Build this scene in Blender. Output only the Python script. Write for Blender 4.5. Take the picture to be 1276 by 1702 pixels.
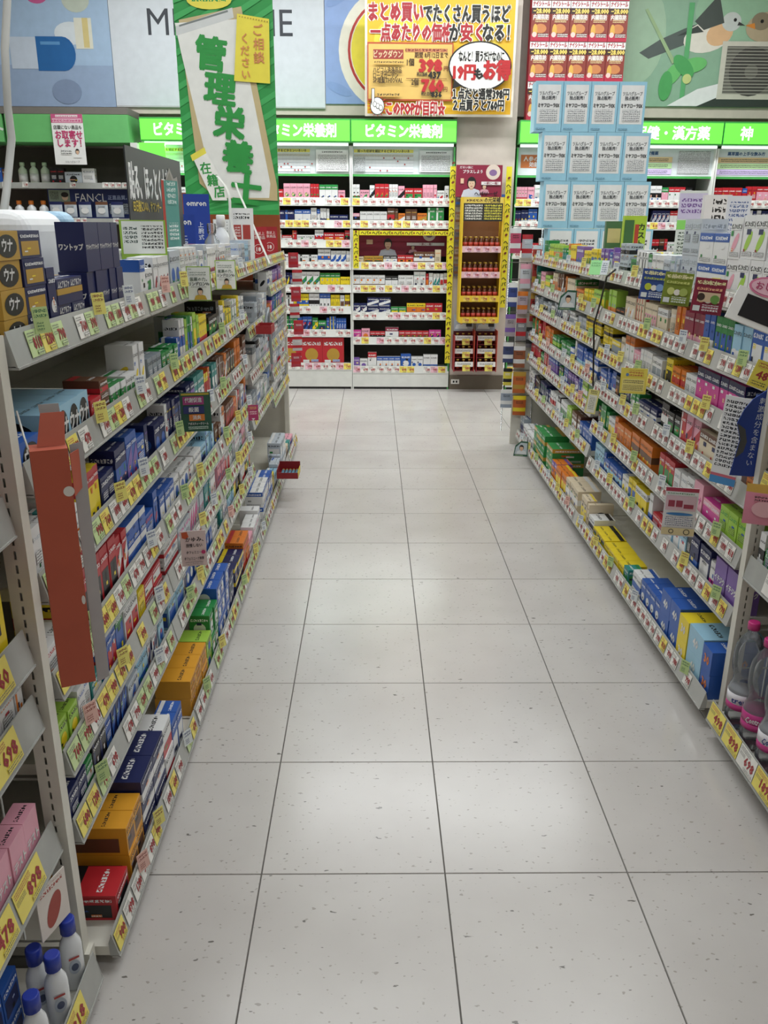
import bpy, math, random
from mathutils import Matrix, Vector
from math import sin, cos, pi, radians
rnd = random.Random(7)
for o in list(bpy.data.objects):
    bpy.data.objects.remove(o)
SC = bpy.context.scene
COL = SC.collection

# ------------------------------------------------------------------ camera, world, lights, exposure
cam = bpy.data.cameras.new('camera')
cam.sensor_fit = 'VERTICAL'; cam.sensor_height = 36.0; cam.lens = 29.32; cam.clip_start = 0.02; cam.clip_end = 100
camo = bpy.data.objects.new('camera', cam); COL.objects.link(camo)
R_, U_, F_ = Vector((.9999, -.01306, .00589)), Vector((-.00131, .32582, .94543)), Vector((.01427, .94534, -.32577))
mw = Matrix((R_, U_, -F_)).transposed().to_4x4(); mw.translation = (0, 0, 1.5066)
camo.matrix_world = mw
SC.camera = camo
vs = SC.view_settings
vs.view_transform = 'Standard'; vs.look = 'None'; vs.gamma = 1; vs.exposure = -0.33; vs.use_curve_mapping = False
w = bpy.data.worlds.new('world'); SC.world = w; w.use_nodes = True
w.node_tree.nodes['Background'].inputs[0].default_value = (.93, 1, .97, 1)
w.node_tree.nodes['Background'].inputs[1].default_value = 0.2


def area(name, loc, sx, sy, power, color=(.955, .985, 1.0), rot=(0, 0, 0)):
    l = bpy.data.lights.new(name, 'AREA'); l.shape = 'RECTANGLE'; l.size = sx; l.size_y = sy
    l.energy = power; l.color = color
    o = bpy.data.objects.new(name, l); COL.objects.link(o); o.location = loc; o.rotation_euler = rot
    return o


LAMP_ROWS = [-0.2, 2.4, 4.3, 6.8]      # rows of ceiling fluorescents run across the shop; third row added to brighten camera-facing fronts
CEIL = 3.95
for y, pw in zip(LAMP_ROWS, (38, 95, 55, 155)):
    area('ceiling_lamp_light', (.25, y, CEIL - .09), 5.6, .22, pw)

# ------------------------------------------------------------------ materials
PAL = dict(w='E6E6E6', k='17171A', n='1B2458', b='2A5BB0', c='9CC8E0', t='2F8C88', g='2C8A45', l='A5D04E', y='EFD52A', o='DE7B28', r='BE2630',
           m='8C2340', p='E9A5B8', f='CF3F95', v='7C5BAA', a='8E97A0', e='DFCFB4', u='6B4630', s='BFC7D0', d='BB9338', q='E2A02C')
CNAME = dict(w='white', k='black', n='navy', b='blue', c='light blue', t='teal', g='green', l='lime', y='yellow', o='orange', r='red', m='maroon',
             p='pink', f='magenta', v='violet', a='grey', e='cream', u='brown', s='silver', d='gold', q='amber')


def lin(h):
    c = [int(h[i:i + 2], 16) / 255 for i in (0, 2, 4)]
    return tuple(x / 12.92 if x <= .04045 else ((x + .055) / 1.055) ** 2.4 for x in c)


_mat = {}


def mat(key, hexc=None, rough=.45, metal=0, emit=0, var=.04, spec=.5):
    """flat colour with a little procedural mottling"""
    if key in _mat: return _mat[key]
    m = bpy.data.materials.new(key); m.use_nodes = True
    nt = m.node_tree; b = nt.nodes['Principled BSDF']
    col = lin(hexc or PAL[key])
    b.inputs['Roughness'].default_value = rough; b.inputs['Metallic'].default_value = metal
    b.inputs['Specular IOR Level'].default_value = spec
    if emit:
        b.inputs['Base Color'].default_value = (*col, 1)
        b.inputs['Emission Color'].default_value = (*col, 1); b.inputs['Emission Strength'].default_value = emit
    else:
        tc = nt.nodes.new('ShaderNodeTexCoord'); nz = nt.nodes.new('ShaderNodeTexNoise')
        nz.inputs['Scale'].default_value = 14; nz.inputs['Detail'].default_value = 3
        nt.links.new(tc.outputs['Object'], nz.inputs['Vector'])
        rp = nt.nodes.new('ShaderNodeValToRGB')
        rp.color_ramp.elements[0].position = .3; rp.color_ramp.elements[1].position = .7
        rp.color_ramp.elements[0].color = (*[x * (1 - var) for x in col], 1)
        rp.color_ramp.elements[1].color = (*[min(1, x * (1 + var)) for x in col], 1)
        nt.links.new(nz.outputs['Fac'], rp.inputs[0]); nt.links.new(rp.outputs[0], b.inputs['Base Color'])
    _mat[key] = m
    return m


def pmat(code):
    return mat(code, PAL[code], rough=.38)


def pm(code):
    """printing ink on a board: accepts a palette letter or a hex colour"""
    return pmat(code) if len(code) == 1 else mat('ink_' + code, code, rough=.5)


def fine(ink, paper):
    """small print: rows of character-like marks (procedural), uv in character units"""
    key = 'fine_%s_%s' % (ink, paper)
    if key in _mat: return _mat[key]
    m = bpy.data.materials.new(key); m.use_nodes = True
    nt = m.node_tree; N = nt.nodes; L = nt.links; b = N['Principled BSDF']; b.inputs['Roughness'].default_value = .45
    uv = N.new('ShaderNodeUVMap'); sp = N.new('ShaderNodeSeparateXYZ'); L.new(uv.outputs[0], sp.inputs[0])

    def mth(op, a, bb=None):
        n = N.new('ShaderNodeMath'); n.operation = op
        for i, v in enumerate((a, bb)):
            if v is None: continue
            if hasattr(v, 'links'): L.new(v, n.inputs[i])
            else: n.inputs[i].default_value = v
        return n.outputs[0]
    fu, fv = mth('FRACT', sp.outputs[0]), mth('FRACT', sp.outputs[1])
    inu = mth('LESS_THAN', mth('ABSOLUTE', mth('SUBTRACT', fu, .5)), .42)
    inv = mth('LESS_THAN', mth('ABSOLUTE', mth('SUBTRACT', fv, .5)), .33)
    nz = N.new('ShaderNodeTexNoise'); nz.inputs['Scale'].default_value = 3.1; nz.inputs['Detail'].default_value = 0
    L.new(uv.outputs[0], nz.inputs['Vector'])
    ink_ = mth('GREATER_THAN', nz.outputs['Fac'], .44)
    f = mth('MULTIPLY', mth('MULTIPLY', inu, inv), ink_)
    mx = N.new('ShaderNodeMix'); mx.data_type = 'RGBA'
    hx = lambda c: lin(PAL[c]) if len(c) == 1 else lin(c)
    mx.inputs[6].default_value = (*hx(paper), 1); mx.inputs[7].default_value = (*hx(ink), 1)
    L.new(f, mx.inputs[0]); L.new(mx.outputs[2], b.inputs['Base Color'])
    _mat[key] = m
    return m


def glassy(key, hexc, rough=.05, alpha=.35):
    if key in _mat: return _mat[key]
    m = bpy.data.materials.new(key); m.use_nodes = True
    nt = m.node_tree; N = nt.nodes; L = nt.links
    N.remove(N['Principled BSDF'])
    tr = N.new('ShaderNodeBsdfTransparent'); gl = N.new('ShaderNodeBsdfGlossy'); df = N.new('ShaderNodeBsdfDiffuse')
    tr.inputs[0].default_value = (*[.75 + .25 * x for x in lin(hexc)], 1); gl.inputs['Roughness'].default_value = rough
    df.inputs[0].default_value = (*lin(hexc), 1)
    fr = N.new('ShaderNodeFresnel'); fr.inputs[0].default_value = 1.45
    a = N.new('ShaderNodeMixShader'); a.inputs[0].default_value = alpha
    L.new(tr.outputs[0], a.inputs[1]); L.new(df.outputs[0], a.inputs[2])
    b = N.new('ShaderNodeMixShader'); L.new(fr.outputs[0], b.inputs[0]); L.new(a.outputs[0], b.inputs[1]); L.new(gl.outputs[0], b.inputs[2])
    L.new(b.outputs[0], N['Material Output'].inputs[0])
    _mat[key] = m
    return m


STEEL = mat('painted_shelf_steel', 'D9D6CB', .4)
PANEL = mat('shelf_back_panel', 'BDBBB2', .55)
KICK = mat('kick_plate', '8F8D86', .5)
RAIL = mat('price_rail_plastic', 'A8A9A5', .25, var=.06)
CLEAR = glassy('clear_plastic', 'EEF2F2', .08, .12)
CHROME = mat('chrome_wire', 'C9CACB', .25, 1)
WIRE = mat('white_wire', 'DAD9D2', .4)
DARK = mat('slot_dark', '1C1B1A', .8)
BLACKP = mat('black_plastic', '121213', .35)
TAGC = dict(w='ECEAE4', y='F1E06A', g='C9DDA0', p='EFC3CF', d='E9C95A')
WALLM = mat('wall_paint', 'D0C5BA', .7)
GREENLIT = mat('lit_green_sign', '6CF04C', .4, emit=1.0)
WHITELIT = mat('lit_white_letters', 'FFFFFF', .4, emit=1.1)
GREENDULL = mat('green_fascia', '6FBE74', .35)
GREENTRIM = mat('green_trim', '4FA957', .4)

# ------------------------------------------------------------------ mesh helper
_txt = {}


def glyphs(body, bold=.02, res=1):
    key = (body, bold, res)
    if key not in _txt:
        cu = bpy.data.curves.new('t', 'FONT'); cu.body = body; cu.offset = bold; cu.resolution_u = res
        o = bpy.data.objects.new('t', cu); me = o.to_mesh()
        v = [(q.co.x, q.co.y) for q in me.vertices]; f = [tuple(p.vertices) for p in me.polygons]
        o.to_mesh_clear(); bpy.data.objects.remove(o); bpy.data.curves.remove(cu)
        if not v: v, f = [(0, 0), (1, 0), (0, 1)], []
        xs = [a for a, _ in v]; ys = [b for _, b in v]
        _txt[key] = (v, f, min(xs), max(xs), min(ys), max(ys))
    return _txt[key]


class MB:
    def __init__(s): s.v, s.f, s.m, s.uv, s.mats, s.sm = [], [], [], [], [], []

    def mi(s, m):
        if m not in s.mats: s.mats.append(m)
        return s.mats.index(m)

    def face(s, pts, m, uv=None, smooth=False):
        b = len(s.v); s.v.extend(tuple(p) for p in pts); s.f.append(tuple(range(b, b + len(pts))))
        s.m.append(s.mi(m)); s.uv.append(uv or [(0, 0)] * len(pts)); s.sm.append(smooth)

    def box(s, x0, x1, y0, y1, z0, z1, m):
        b = len(s.v)
        s.v.extend([(x0, y0, z0), (x1, y0, z0), (x1, y1, z0), (x0, y1, z0), (x0, y0, z1), (x1, y0, z1), (x1, y1, z1), (x0, y1, z1)])
        for q in ((0, 3, 2, 1), (4, 5, 6, 7), (0, 1, 5, 4), (1, 2, 6, 5), (2, 3, 7, 6), (3, 0, 4, 7)):
            s.f.append(tuple(b + i for i in q)); s.m.append(s.mi(m)); s.uv.append([(0, 0)] * 4); s.sm.append(False)
        return s

    def hexa(s, P, m):
        """8 corners: bottom ring then top ring"""
        b = len(s.v); s.v.extend(tuple(p) for p in P)
        for q in ((0, 3, 2, 1), (4, 5, 6, 7), (0, 1, 5, 4), (1, 2, 6, 5), (2, 3, 7, 6), (3, 0, 4, 7)):
            s.f.append(tuple(b + i for i in q)); s.m.append(s.mi(m)); s.uv.append([(0, 0)] * 4); s.sm.append(False)
        return s

    def lathe(s, prof, m, n=20, c=(0, 0), squash=1.0):
        """prof: (r, z) from bottom to top; welded rings"""
        b = len(s.v)
        for r, z in prof:
            for k in range(n):
                a = 2 * pi * k / n; s.v.append((c[0] + r * cos(a), c[1] + r * sin(a) * squash, z))
        for i in range(len(prof) - 1):
            for k in range(n):
                k2 = (k + 1) % n
                s.f.append((b + i * n + k, b + i * n + k2, b + (i + 1) * n + k2, b + (i + 1) * n + k)); s.m.append(s.mi(m)); s.uv.append([(0, 0)] * 4); s.sm.append(True)
        for i, rev in ((0, True), (len(prof) - 1, False)):
            if prof[i][0] > 1e-5:
                q = [b + i * n + k for k in range(n)]
                s.f.append(tuple(reversed(q) if rev else q)); s.m.append(s.mi(m)); s.uv.append([(0, 0)] * n); s.sm.append(False)
        return s

    def tube(s, pts, r, m, n=8):
        pts = [Vector(p) for p in pts]; b = len(s.v); up = None
        for i, p in enumerate(pts):
            d = (pts[min(i + 1, len(pts) - 1)] - pts[max(i - 1, 0)]).normalized()
            u = d.cross(Vector((0, 0, 1)) if abs(d.z) < .9 else Vector((0, 1, 0))).normalized()
            if up is not None:
                u = (up - d * up.dot(d)).normalized()
            up = u; w_ = d.cross(u)
            for k in range(n):
                a = 2 * pi * k / n; s.v.append(tuple(p + u * r * cos(a) + w_ * r * sin(a)))
        for i in range(len(pts) - 1):
            for k in range(n):
                k2 = (k + 1) % n
                s.f.append((b + i * n + k, b + i * n + k2, b + (i + 1) * n + k2, b + (i + 1) * n + k)); s.m.append(s.mi(m)); s.uv.append([(0, 0)] * 4); s.sm.append(True)
        for i in (0, len(pts) - 1):
            s.f.append(tuple(b + i * n + k for k in range(n))); s.m.append(s.mi(m)); s.uv.append([(0, 0)] * n); s.sm.append(False)
        return s

    def text(s, body, o, ux, uy, h, m, fit=None, bold=.012, res=1, align='c', vert=False):
        """letters of height h (em) on the plane o + x*ux + y*uy, centred on o; fit: widest they may be"""
        if vert:
            n = len(body)
            for i, ch in enumerate(body):
                s.text(ch, Vector(o) - Vector(uy) * (i - (n - 1) / 2) * h * 1.08, ux, uy, h, m, bold=bold, res=res)
            return s
        v, f, x0, x1, y0, y1 = glyphs(body, 0, res)
        k = h; kx = k
        if fit and (x1 - x0) * k > fit: kx = fit / (x1 - x0)
        cx = (x0 + x1) / 2 if align == 'c' else x0
        cy = .36
        o, ux, uy = Vector(o), Vector(ux), Vector(uy); b = len(s.v)
        i_ = s.mi(m); t = bold * h * .8          # heavier lettering: the same strokes laid down a few times, a hair apart
        nn = ux.cross(uy).normalized() * .00012
        for qi, (dx, dy) in enumerate(((0, 0),) if bold <= .012 else ((-t, -t), (t, -t), (-t, t), (t, t)) if bold < .05 else ((-t, -t), (t, -t), (-t, t), (t, t), (0, 0), (1.4 * t, 0), (-1.4 * t, 0))):
            o = o + nn if qi else o
            b = len(s.v)
            s.v.extend(tuple(o + ux * ((a - cx) * kx + dx) + uy * ((c - cy) * k + dy)) for a, c in v)
            for q in f:
                s.f.append(tuple(b + i for i in q)); s.m.append(i_); s.uv.append([(0, 0)] * len(q)); s.sm.append(False)
        return s

    def xf(s, M, start=0):
        s.v[start:] = [tuple(M @ Vector(p)) for p in s.v[start:]]
        return s

    def mesh(s, name):
        me = bpy.data.meshes.new(name); me.from_pydata(s.v, [], s.f)
        for m in s.mats: me.materials.append(m)
        me.polygons.foreach_set('material_index', s.m)
        me.polygons.foreach_set('use_smooth', s.sm)
        ul = me.uv_layers.new(name='UVMap'); fl = [c for q in s.uv for p in q for c in p]
        ul.data.foreach_set('uv', fl); me.update()
        return me

    def obj(s, name, parent=None, loc=(0, 0, 0), rot=(0, 0, 0)):
        return link(name, s.mesh(name), parent, loc, rot)


def link(name, me, parent=None, loc=(0, 0, 0), rot=(0, 0, 0)):
    o = bpy.data.objects.new(name, me); COL.objects.link(o); o.location = loc; o.rotation_euler = rot
    if parent is not None: o.parent = parent
    return o


def tag(o, label, cat, group=None):
    o['label'] = label; o['category'] = cat
    if group: o['group'] = group
    return o


def empty(name, label, cat, loc=(0, 0, 0), rz=0, group=None):
    return tag(link(name, None, None, loc, (0, 0, rz)), label, cat, group)


def struct(o): o['kind'] = 'structure'; return o


class Flat:
    """draws flat print in the (u, v) plane of a face; each layer sits a little prouder than the last"""
    def __init__(s, mb, o, ux, uy, lift=.0004):
        s.mb, s.o, s.ux, s.uy = mb, Vector(o), Vector(ux), Vector(uy); s.n = s.ux.cross(s.uy).normalized(); s.z = 0; s.lift = lift

    def P(s, u, v): return s.o + s.ux * u + s.uy * v + s.n * s.z

    def up(s): s.z += s.lift

    def rect(s, u0, v0, u1, v1, m, ch=None):
        s.up(); uv = None
        if ch: uv = [(0, 0), ((u1 - u0) / ch, 0), ((u1 - u0) / ch, (v1 - v0) / ch), (0, (v1 - v0) / ch)]
        if ch: uv = [(a + s.o.x * 31 + u0 * 77, b) for a, b in uv]
        s.mb.face([s.P(u0, v0), s.P(u1, v0), s.P(u1, v1), s.P(u0, v1)], m, uv); return s

    def poly(s, pts, m):
        s.up(); s.mb.face([s.P(*p) for p in pts], m); return s

    def disc(s, u, v, r, m, r2=None, n=20, a=0):
        r2 = r2 or r
        return s.poly([(u + r * cos(2 * pi * k / n) * cos(a) - r2 * sin(2 * pi * k / n) * sin(a), v + r * cos(2 * pi * k / n) * sin(a) + r2 * sin(2 * pi * k / n) * cos(a)) for k in range(n)], m)

    def ring(s, u, v, r, m, t, n=24):
        s.up()
        for k in range(n):
            a, b = 2 * pi * k / n, 2 * pi * (k + 1) / n
            s.mb.face([s.P(u + q * cos(x), v + q * sin(x)) for x, q in ((a, r - t), (a, r), (b, r), (b, r - t))], m)
        return s

    def text(s, body, u, v, h, m, fit=None, bold=.02, res=1, vert=False, ang=0, align='c'):
        s.up(); ux, uy = s.ux * cos(ang) + s.uy * sin(ang), s.uy * cos(ang) - s.ux * sin(ang)
        s.mb.text(body, s.P(u, v), ux, uy, h, m, fit, bold, res, align, vert); s.z += .0016 if bold >= .05 else .0009 if bold > .012 else 0; return s


def board(w_, h, t, m, edge=None):
    """an upright panel, front towards -y, bottom centre at the origin; returns (mesh builder, its front face)"""
    mb = MB(); mb.box(-w_ / 2, w_ / 2, 0, t, 0, h, m)
    return mb, Flat(mb, (-w_ / 2, -.0002, 0), (1, 0, 0), (0, 0, 1))


ORD = 'first second third fourth fifth sixth seventh eighth ninth tenth eleventh twelfth thirteenth fourteenth fifteenth sixteenth'.split()

# ------------------------------------------------------------------ the room
T = .45; FX, FY = -.2698, 1.6466            # floor tile grid


def floor_material():
    m = bpy.data.materials.new('vinyl_floor'); m.use_nodes = True
    nt = m.node_tree; N = nt.nodes; L = nt.links; b = N['Principled BSDF']
    tc = N.new('ShaderNodeNewGeometry'); oi = N.new('ShaderNodeObjectInfo')

    def noise(scale, det, stretch=None):
        n = N.new('ShaderNodeTexNoise'); n.inputs['Scale'].default_value = scale; n.inputs['Detail'].default_value = det
        if stretch:
            mp = N.new('ShaderNodeMapping'); mp.inputs['Scale'].default_value = stretch
            L.new(tc.outputs['Position'], mp.inputs[0]); L.new(mp.outputs[0], n.inputs['Vector'])
        else: L.new(tc.outputs['Position'], n.inputs['Vector'])
        return n.outputs['Fac']

    def ramp(f, a, bb, ca, cb):
        r = N.new('ShaderNodeValToRGB'); r.color_ramp.elements[0].position = a; r.color_ramp.elements[1].position = bb
        r.color_ramp.elements[0].color = (*ca, 1); r.color_ramp.elements[1].color = (*cb, 1); L.new(f, r.inputs[0]); return r.outputs[0]

    def mix(f, a, bb, mode='MIX'):
        x = N.new('ShaderNodeMix'); x.data_type = 'RGBA'; x.blend_type = mode
        for s, v in ((0, f), (6, a), (7, bb)):
            if hasattr(v, 'links'): L.new(v, x.inputs[s])
            elif isinstance(v, tuple): x.inputs[s].default_value = (*v, 1)
            else: x.inputs[s].default_value = v
        return x.outputs[2]
    base = ramp(noise(3.0, 4), .3, .7, lin('C0BBB8'), lin('CBC7C4'))
    shade = ramp(oi.outputs['Random'], 0, 1, (.955, .955, .955), (1, 1, 1))
    base = mix(1.0, base, shade, 'MULTIPLY')
    spk = ramp(noise(30, 2, (1, 2.3, 1)), .715, .735, (0, 0, 0), (1, 1, 1))
    base = mix(spk, base, lin('6E6A66'))
    spk2 = ramp(noise(48, 1, (1.3, 2.0, 1)), .69, .73, (0, 0, 0), (1, 1, 1))
    base = mix(spk2, base, lin('A29C96'))
    L.new(base, b.inputs['Base Color'])
    rr = N.new('ShaderNodeMapRange'); rr.inputs['From Min'].default_value = .3; rr.inputs['From Max'].default_value = .7
    rr.inputs['To Min'].default_value = .2; rr.inputs['To Max'].default_value = .27
    L.new(noise(1.4, 2, (1, .4, 1)), rr.inputs[0]); L.new(rr.outputs[0], b.inputs['Roughness'])
    b.inputs['Specular IOR Level'].default_value = .65
    return m


FLOORM = floor_material()
X0, X1, Y0, Y1 = -6.0, 6.0, -3.0, 8.62
fl = struct(MB().box(X0, X1, Y0, Y1, -.12, -.003, mat('floor_joint', '57534F', .7)).obj('floor'))
tm = {}
NX, NY = range(-2, 5), range(-3, 15)
for i in NX:
    for j in NY:
        g = .0009; mb = MB()
        d = .0012
        mb.hexa([(g, g, -.0045), (T - g, g, -.0045), (T - g, T - g, -.0045), (g, T - g, -.0045),
                 (g + d, g + d, 0), (T - g - d, g + d, 0), (T - g - d, T - g - d, 0), (g + d, T - g - d, 0)], FLOORM)
        if 'm' not in tm: tm['m'] = mb.mesh('floor_tile')
        link('floor_tile', tm['m'], fl, (FX + i * T, FY + j * T, 0))
# the floor beyond the aisle, where racks cover it
tx0, tx1, ty0, ty1 = FX - 2 * T, FX + 5 * T, FY - 3 * T, FY + 15 * T
rest = MB()
for a in ((X0, tx0, Y0, Y1), (tx1, X1, Y0, Y1), (tx0, tx1, Y0, ty0), (tx0, tx1, ty1, Y1)):
    rest.box(a[0], a[1], a[2], a[3], -.0045, -.0005, FLOORM)
rest.obj('tile_field', fl)['kind'] = 'stuff'
struct(MB().box(X0, X1, Y0, Y1, CEIL, CEIL + .1, mat('ceiling_board', 'E6E4DE', .8)).obj('ceiling'))
struct(MB().box(X0, X1, 8.5, 8.62, 0, CEIL, WALLM).obj('wall_back'))
struct(MB().box(X0 - .1, X0, Y0, Y1, 0, CEIL, WALLM).obj('wall_left'))
struct(MB().box(X1, X1 + .1, Y0, Y1, 0, CEIL, WALLM).obj('wall_right'))
struct(MB().box(X0, X1, Y0 - .1, Y0, 0, CEIL, WALLM).obj('wall_front'))
struct(MB().box(X0, X1, 8.30, 8.5, 2.44, CEIL, WALLM).obj('wall_bulkhead'))
pil = struct(MB().box(.745, 1.27, 8.045, 8.5, 0, 3.95, WALLM).obj('wall_pillar'))
struct(MB().box(.743, 1.272, 8.032, 8.045, 0, .135, mat('dark_skirting', '6D6253', .5)).obj('baseboard_pillar'))
so = MB().box(-.04, .04, -.006, 0, -.022, .022, mat('socket_white', 'E8E6E0', .4)).box(-.022, -.006, -.0065, -.005, -.01, .01, DARK).box(.006, .022, -.0065, -.005, -.01, .01, DARK).obj('wall_socket', None, (.80, 8.031, .075))
tag(so, 'white power socket set in the brown skirting of the pillar', 'socket')
for y in LAMP_ROWS:
    h = empty('ceiling_lamp', 'long twin tube ceiling lamp across the shop, %s row from the camera end' % ORD[LAMP_ROWS.index(y)], 'lamp', (.25, y, CEIL))  # the third row is the added lamp, unseen overhead
    MB().box(-2.9, 2.9, -.14, .14, -.06, 0, mat('lamp_housing', 'E4E4E0', .4)).obj('housing', h)
    for s in (-1, 1):
        MB().tube([(-2.85, s * .07, -.075), (2.85, s * .07, -.075)], .014, mat('lamp_tube', 'F4FFF6', .4, emit=2)).obj('tube', h)

# ------------------------------------------------------------------ price tags
_tags = {}
RED = mat('tag_red', 'A63A3E', .5); INK = mat('tag_ink', '3A3A40', .5)


def tagmesh(col, price, w_=.052, h=.046):
    if .065 < w_ < .075: h = .058
    if w_ > .09: h = .06
    k = (col, price, w_)
    if k not in _tags:
        m = mat('tag_' + col, TAGC[col], .3)
        mb = MB(); mb.box(-w_ / 2, w_ / 2, -.0016, -.0006, 0, h, m); f = Flat(mb, (-w_ / 2, -.0017, 0), (1, 0, 0), (0, 0, 1), .0002)
        hx = TAGC[col]
        f.rect(.004, h * .74, w_ * .62, h * .94, fine('A63A3E' if col in 'yd' else '4A4A50', hx), .0042)
        f.rect(.004, h * .52, w_ * .36, h * .68, fine('4A4A50', hx), .0034)
        f.text(price, w_ * .66, h * .5, h * .62, RED, fit=w_ * .6, bold=.03)
        f.rect(w_ * .45, h * .06, w_ * .95, h * .22, fine('4A4A50', hx), .0045)
        _tags[k] = mb.mesh('price_tag')
    return _tags[k]


PRICES = ['498', '980', '798', '1180', '698', '478', '998', '898', '1280', '398', '818', '760', '680', '1898', '980']


def shelf_level(bay, W, depth, z, y0, mix, seed, slot=.0, railh=.056, gaps=.12, rail=RAIL, tilt=.013, tagw=.052):
    r = random.Random(seed)
    sh = MB().box(.002, W - .002, y0 + .016, depth, z, z + .024, STEEL).obj('shelf', bay)
    for x in (.004, W - .006): pass
    mb = MB()
    mb.hexa([(.001, y0, z - .003), (W - .001, y0, z - .003), (W - .001, y0 + .003, z - .003), (.001, y0 + .003, z - .003),
             (.001, y0 + tilt, z + railh), (W - .001, y0 + tilt, z + railh), (W - .001, y0 + tilt + .002, z + railh), (.001, y0 + tilt + .002, z + railh)], rail)
    mb.box(.001, W - .001, y0 - .002, y0 + .016, z - .006, z - .002, rail)
    for x in (.0005, W - .0025): mb.hexa([(x, y0, z), (x + .002, y0, z), (x + .002, y0 + .02, z), (x, y0 + .02, z), (x, y0 + tilt, z + railh), (x + .002, y0 + tilt, z + railh), (x + .002, y0 + .02, z + railh * .6), (x, y0 + .02, z + railh * .6)], rail)
    mb.obj('price_rail', sh)
    x = tagw / 2 + .007
    ang = -math.atan2(tilt, railh + .003)
    while x < W - tagw / 2 - .004:
        if r.random() > gaps:
            c = r.choice(mix)
            link('price_tag', tagmesh(c, r.choice(PRICES), tagw), sh, (x, y0 - .0006 + .0012, z + .004), (ang, 0, 0))
        x += tagw + r.choice((.004, .006, .012))
    return sh


# ------------------------------------------------------------------ products
_sku = {}
STYLEW = {'0': '%s lettering', '1': '%s band', '2': '%s base', '3': '%s top', '4': '%s disc', '5': '%s slash', '6': '%s stripe', '7': '%s leaf', '8': '%s panel', '9': '%s characters'}


def carton(code, w_, d, h, text=None, oval=None):
    key = (code, w_, d, h, text)
    if key in _sku: return _sku[key]
    bc, ac, st = code[0], code[1], code[2]
    B, A = pmat(bc), pmat(ac)
    ink = 'w' if bc in 'knbgrmvufta' else 'k'
    r = random.Random(str(key))
    mb = MB(); mb.box(-w_ / 2, w_ / 2, 0, d, 0, h, B)
    faces = [((-w_ / 2, -.0003, 0), (1, 0, 0), w_, h, 0), ((w_ / 2 + .0003, 0, 0), (0, 1, 0), d, h, 1), ((-w_ / 2 - .0003, d, 0), (0, -1, 0), d, h, 1)]
    for o, ux, fw, fh, side in faces:
        if fw < .012: continue
        f = Flat(mb, o, ux, (0, 0, 1), .0002); paper = bc
        if st == '1': f.rect(0, fh * .38, fw, fh * .62, A)
        elif st == '2': f.rect(0, 0, fw, fh * .38, A)
        elif st == '3': f.rect(0, fh * .72, fw, fh, A)
        elif st == '4': f.disc(fw * .5, fh * .42, min(fw, fh) * .3, A)
        elif st == '5': f.poly([(0, fh * .12), (fw, fh * .5), (fw, fh * .78), (0, fh * .4)], A)
        elif st == '6': f.rect(fw * .08, 0, fw * .3, fh, A)
        elif st == '7': f.disc(fw * .5, fh * .4, min(fw * .42, fh * .32), A, min(fw * .16, fh * .16), a=.9)
        elif st == '8': f.rect(fw * .1, fh * .1, fw * .9, fh * .62, A); paper = bc
        elif st == '9' and oval: f.disc(fw * .5, fh * .48, fw * .4, pmat(oval), fh * .4)
        ti = ac if st in '0' else ink
        if text and (not side or st == '9'):
            if fh > fw * 1.5 and len(text) > 2 and st != '9': f.text(text, fw * .5, fh * .55, min(fw * .5, fh * .75 / len(text)), pmat(ti if st != '9' else ac), vert=True, bold=.03)
            else: f.text(text, fw * .5, fh * (.5 if st == '9' else .78), min(fh * .5, fw * 1.1 / max(1, len(text) * .9)), pmat(ac if st == '9' else ti), fit=fw * .84, bold=.04)
        elif not side or r.random() < .6:
            for _ in range(2):
                c3 = r.choice('wrbgyokn'); a_, b_ = r.uniform(.06, .6), r.uniform(.1, .62); f.rect(fw * a_, fh * b_, fw * min(.95, a_ + r.uniform(.12, .35)), fh * (b_ + r.uniform(.05, .14)), fine(r.choice('kw'), c3) if r.random() < .5 else pmat(c3), .006)
            ch = min(fh * .17, fw * .26)
            v = fh * (.8 if st != '3' else .84)
            pp = ac if st == '3' else bc
            tk = 'w' if (st == '3' and ac in 'knbgrmvufta') else ti
            f.rect(fw * .08, v - ch * .5, fw * .92, v + ch * .5, fine(tk, pp), ch)
            if st not in '28': f.rect(fw * .1, fh * .07, fw * .9, fh * .07 + min(.012, fh * .16), fine(ink, bc), .0042)
            if st in '0' and fh > .05: f.rect(fw * .14, fh * .36, fw * .8, fh * .58, fine(ink, bc), .0055)
    f = Flat(mb, (-w_ / 2, 0, h + .0003), (1, 0, 0), (0, 1, 0), .0002)
    if d > .02:
        f.rect(w_ * .12, d * .25, w_ * .88, d * .25 + min(d * .4, w_ * .2), fine(ink, bc), min(d * .4, w_ * .2))
        if st in '1368': f.rect(0, d * .72, w_, d * .92, A)
    _sku[key] = mb.mesh('carton')
    return _sku[key]


SECT = ['']
KIND = {'L': dict(medicine_box='left_medicine_box', tall_carton='left_tall_carton', slim_box='left_slim_box', flat_carton='left_flat_carton'),  # product kinds follow rack side and box shape alone, contents not identified
        'R': dict(medicine_box='right_medicine_box', tall_carton='right_tall_carton', slim_box='right_slim_box', flat_carton='right_flat_carton'),
        'B': dict(medicine_box='back_medicine_box', tall_carton='back_tall_carton', slim_box='back_slim_box', flat_carton='back_flat_carton')}


def boxname(w_, d, h):
    if h < w_ * .62: return 'flat_carton'
    if w_ < .034 and h > w_ * 1.8: return 'slim_box'
    if h >= .1: return 'tall_carton'
    return 'medicine_box'


ADJ = dict(flat_carton='flat ', slim_box='slim ', tall_carton='tall ', medicine_box='')
_used = set()
NPROD = [0]


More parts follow.
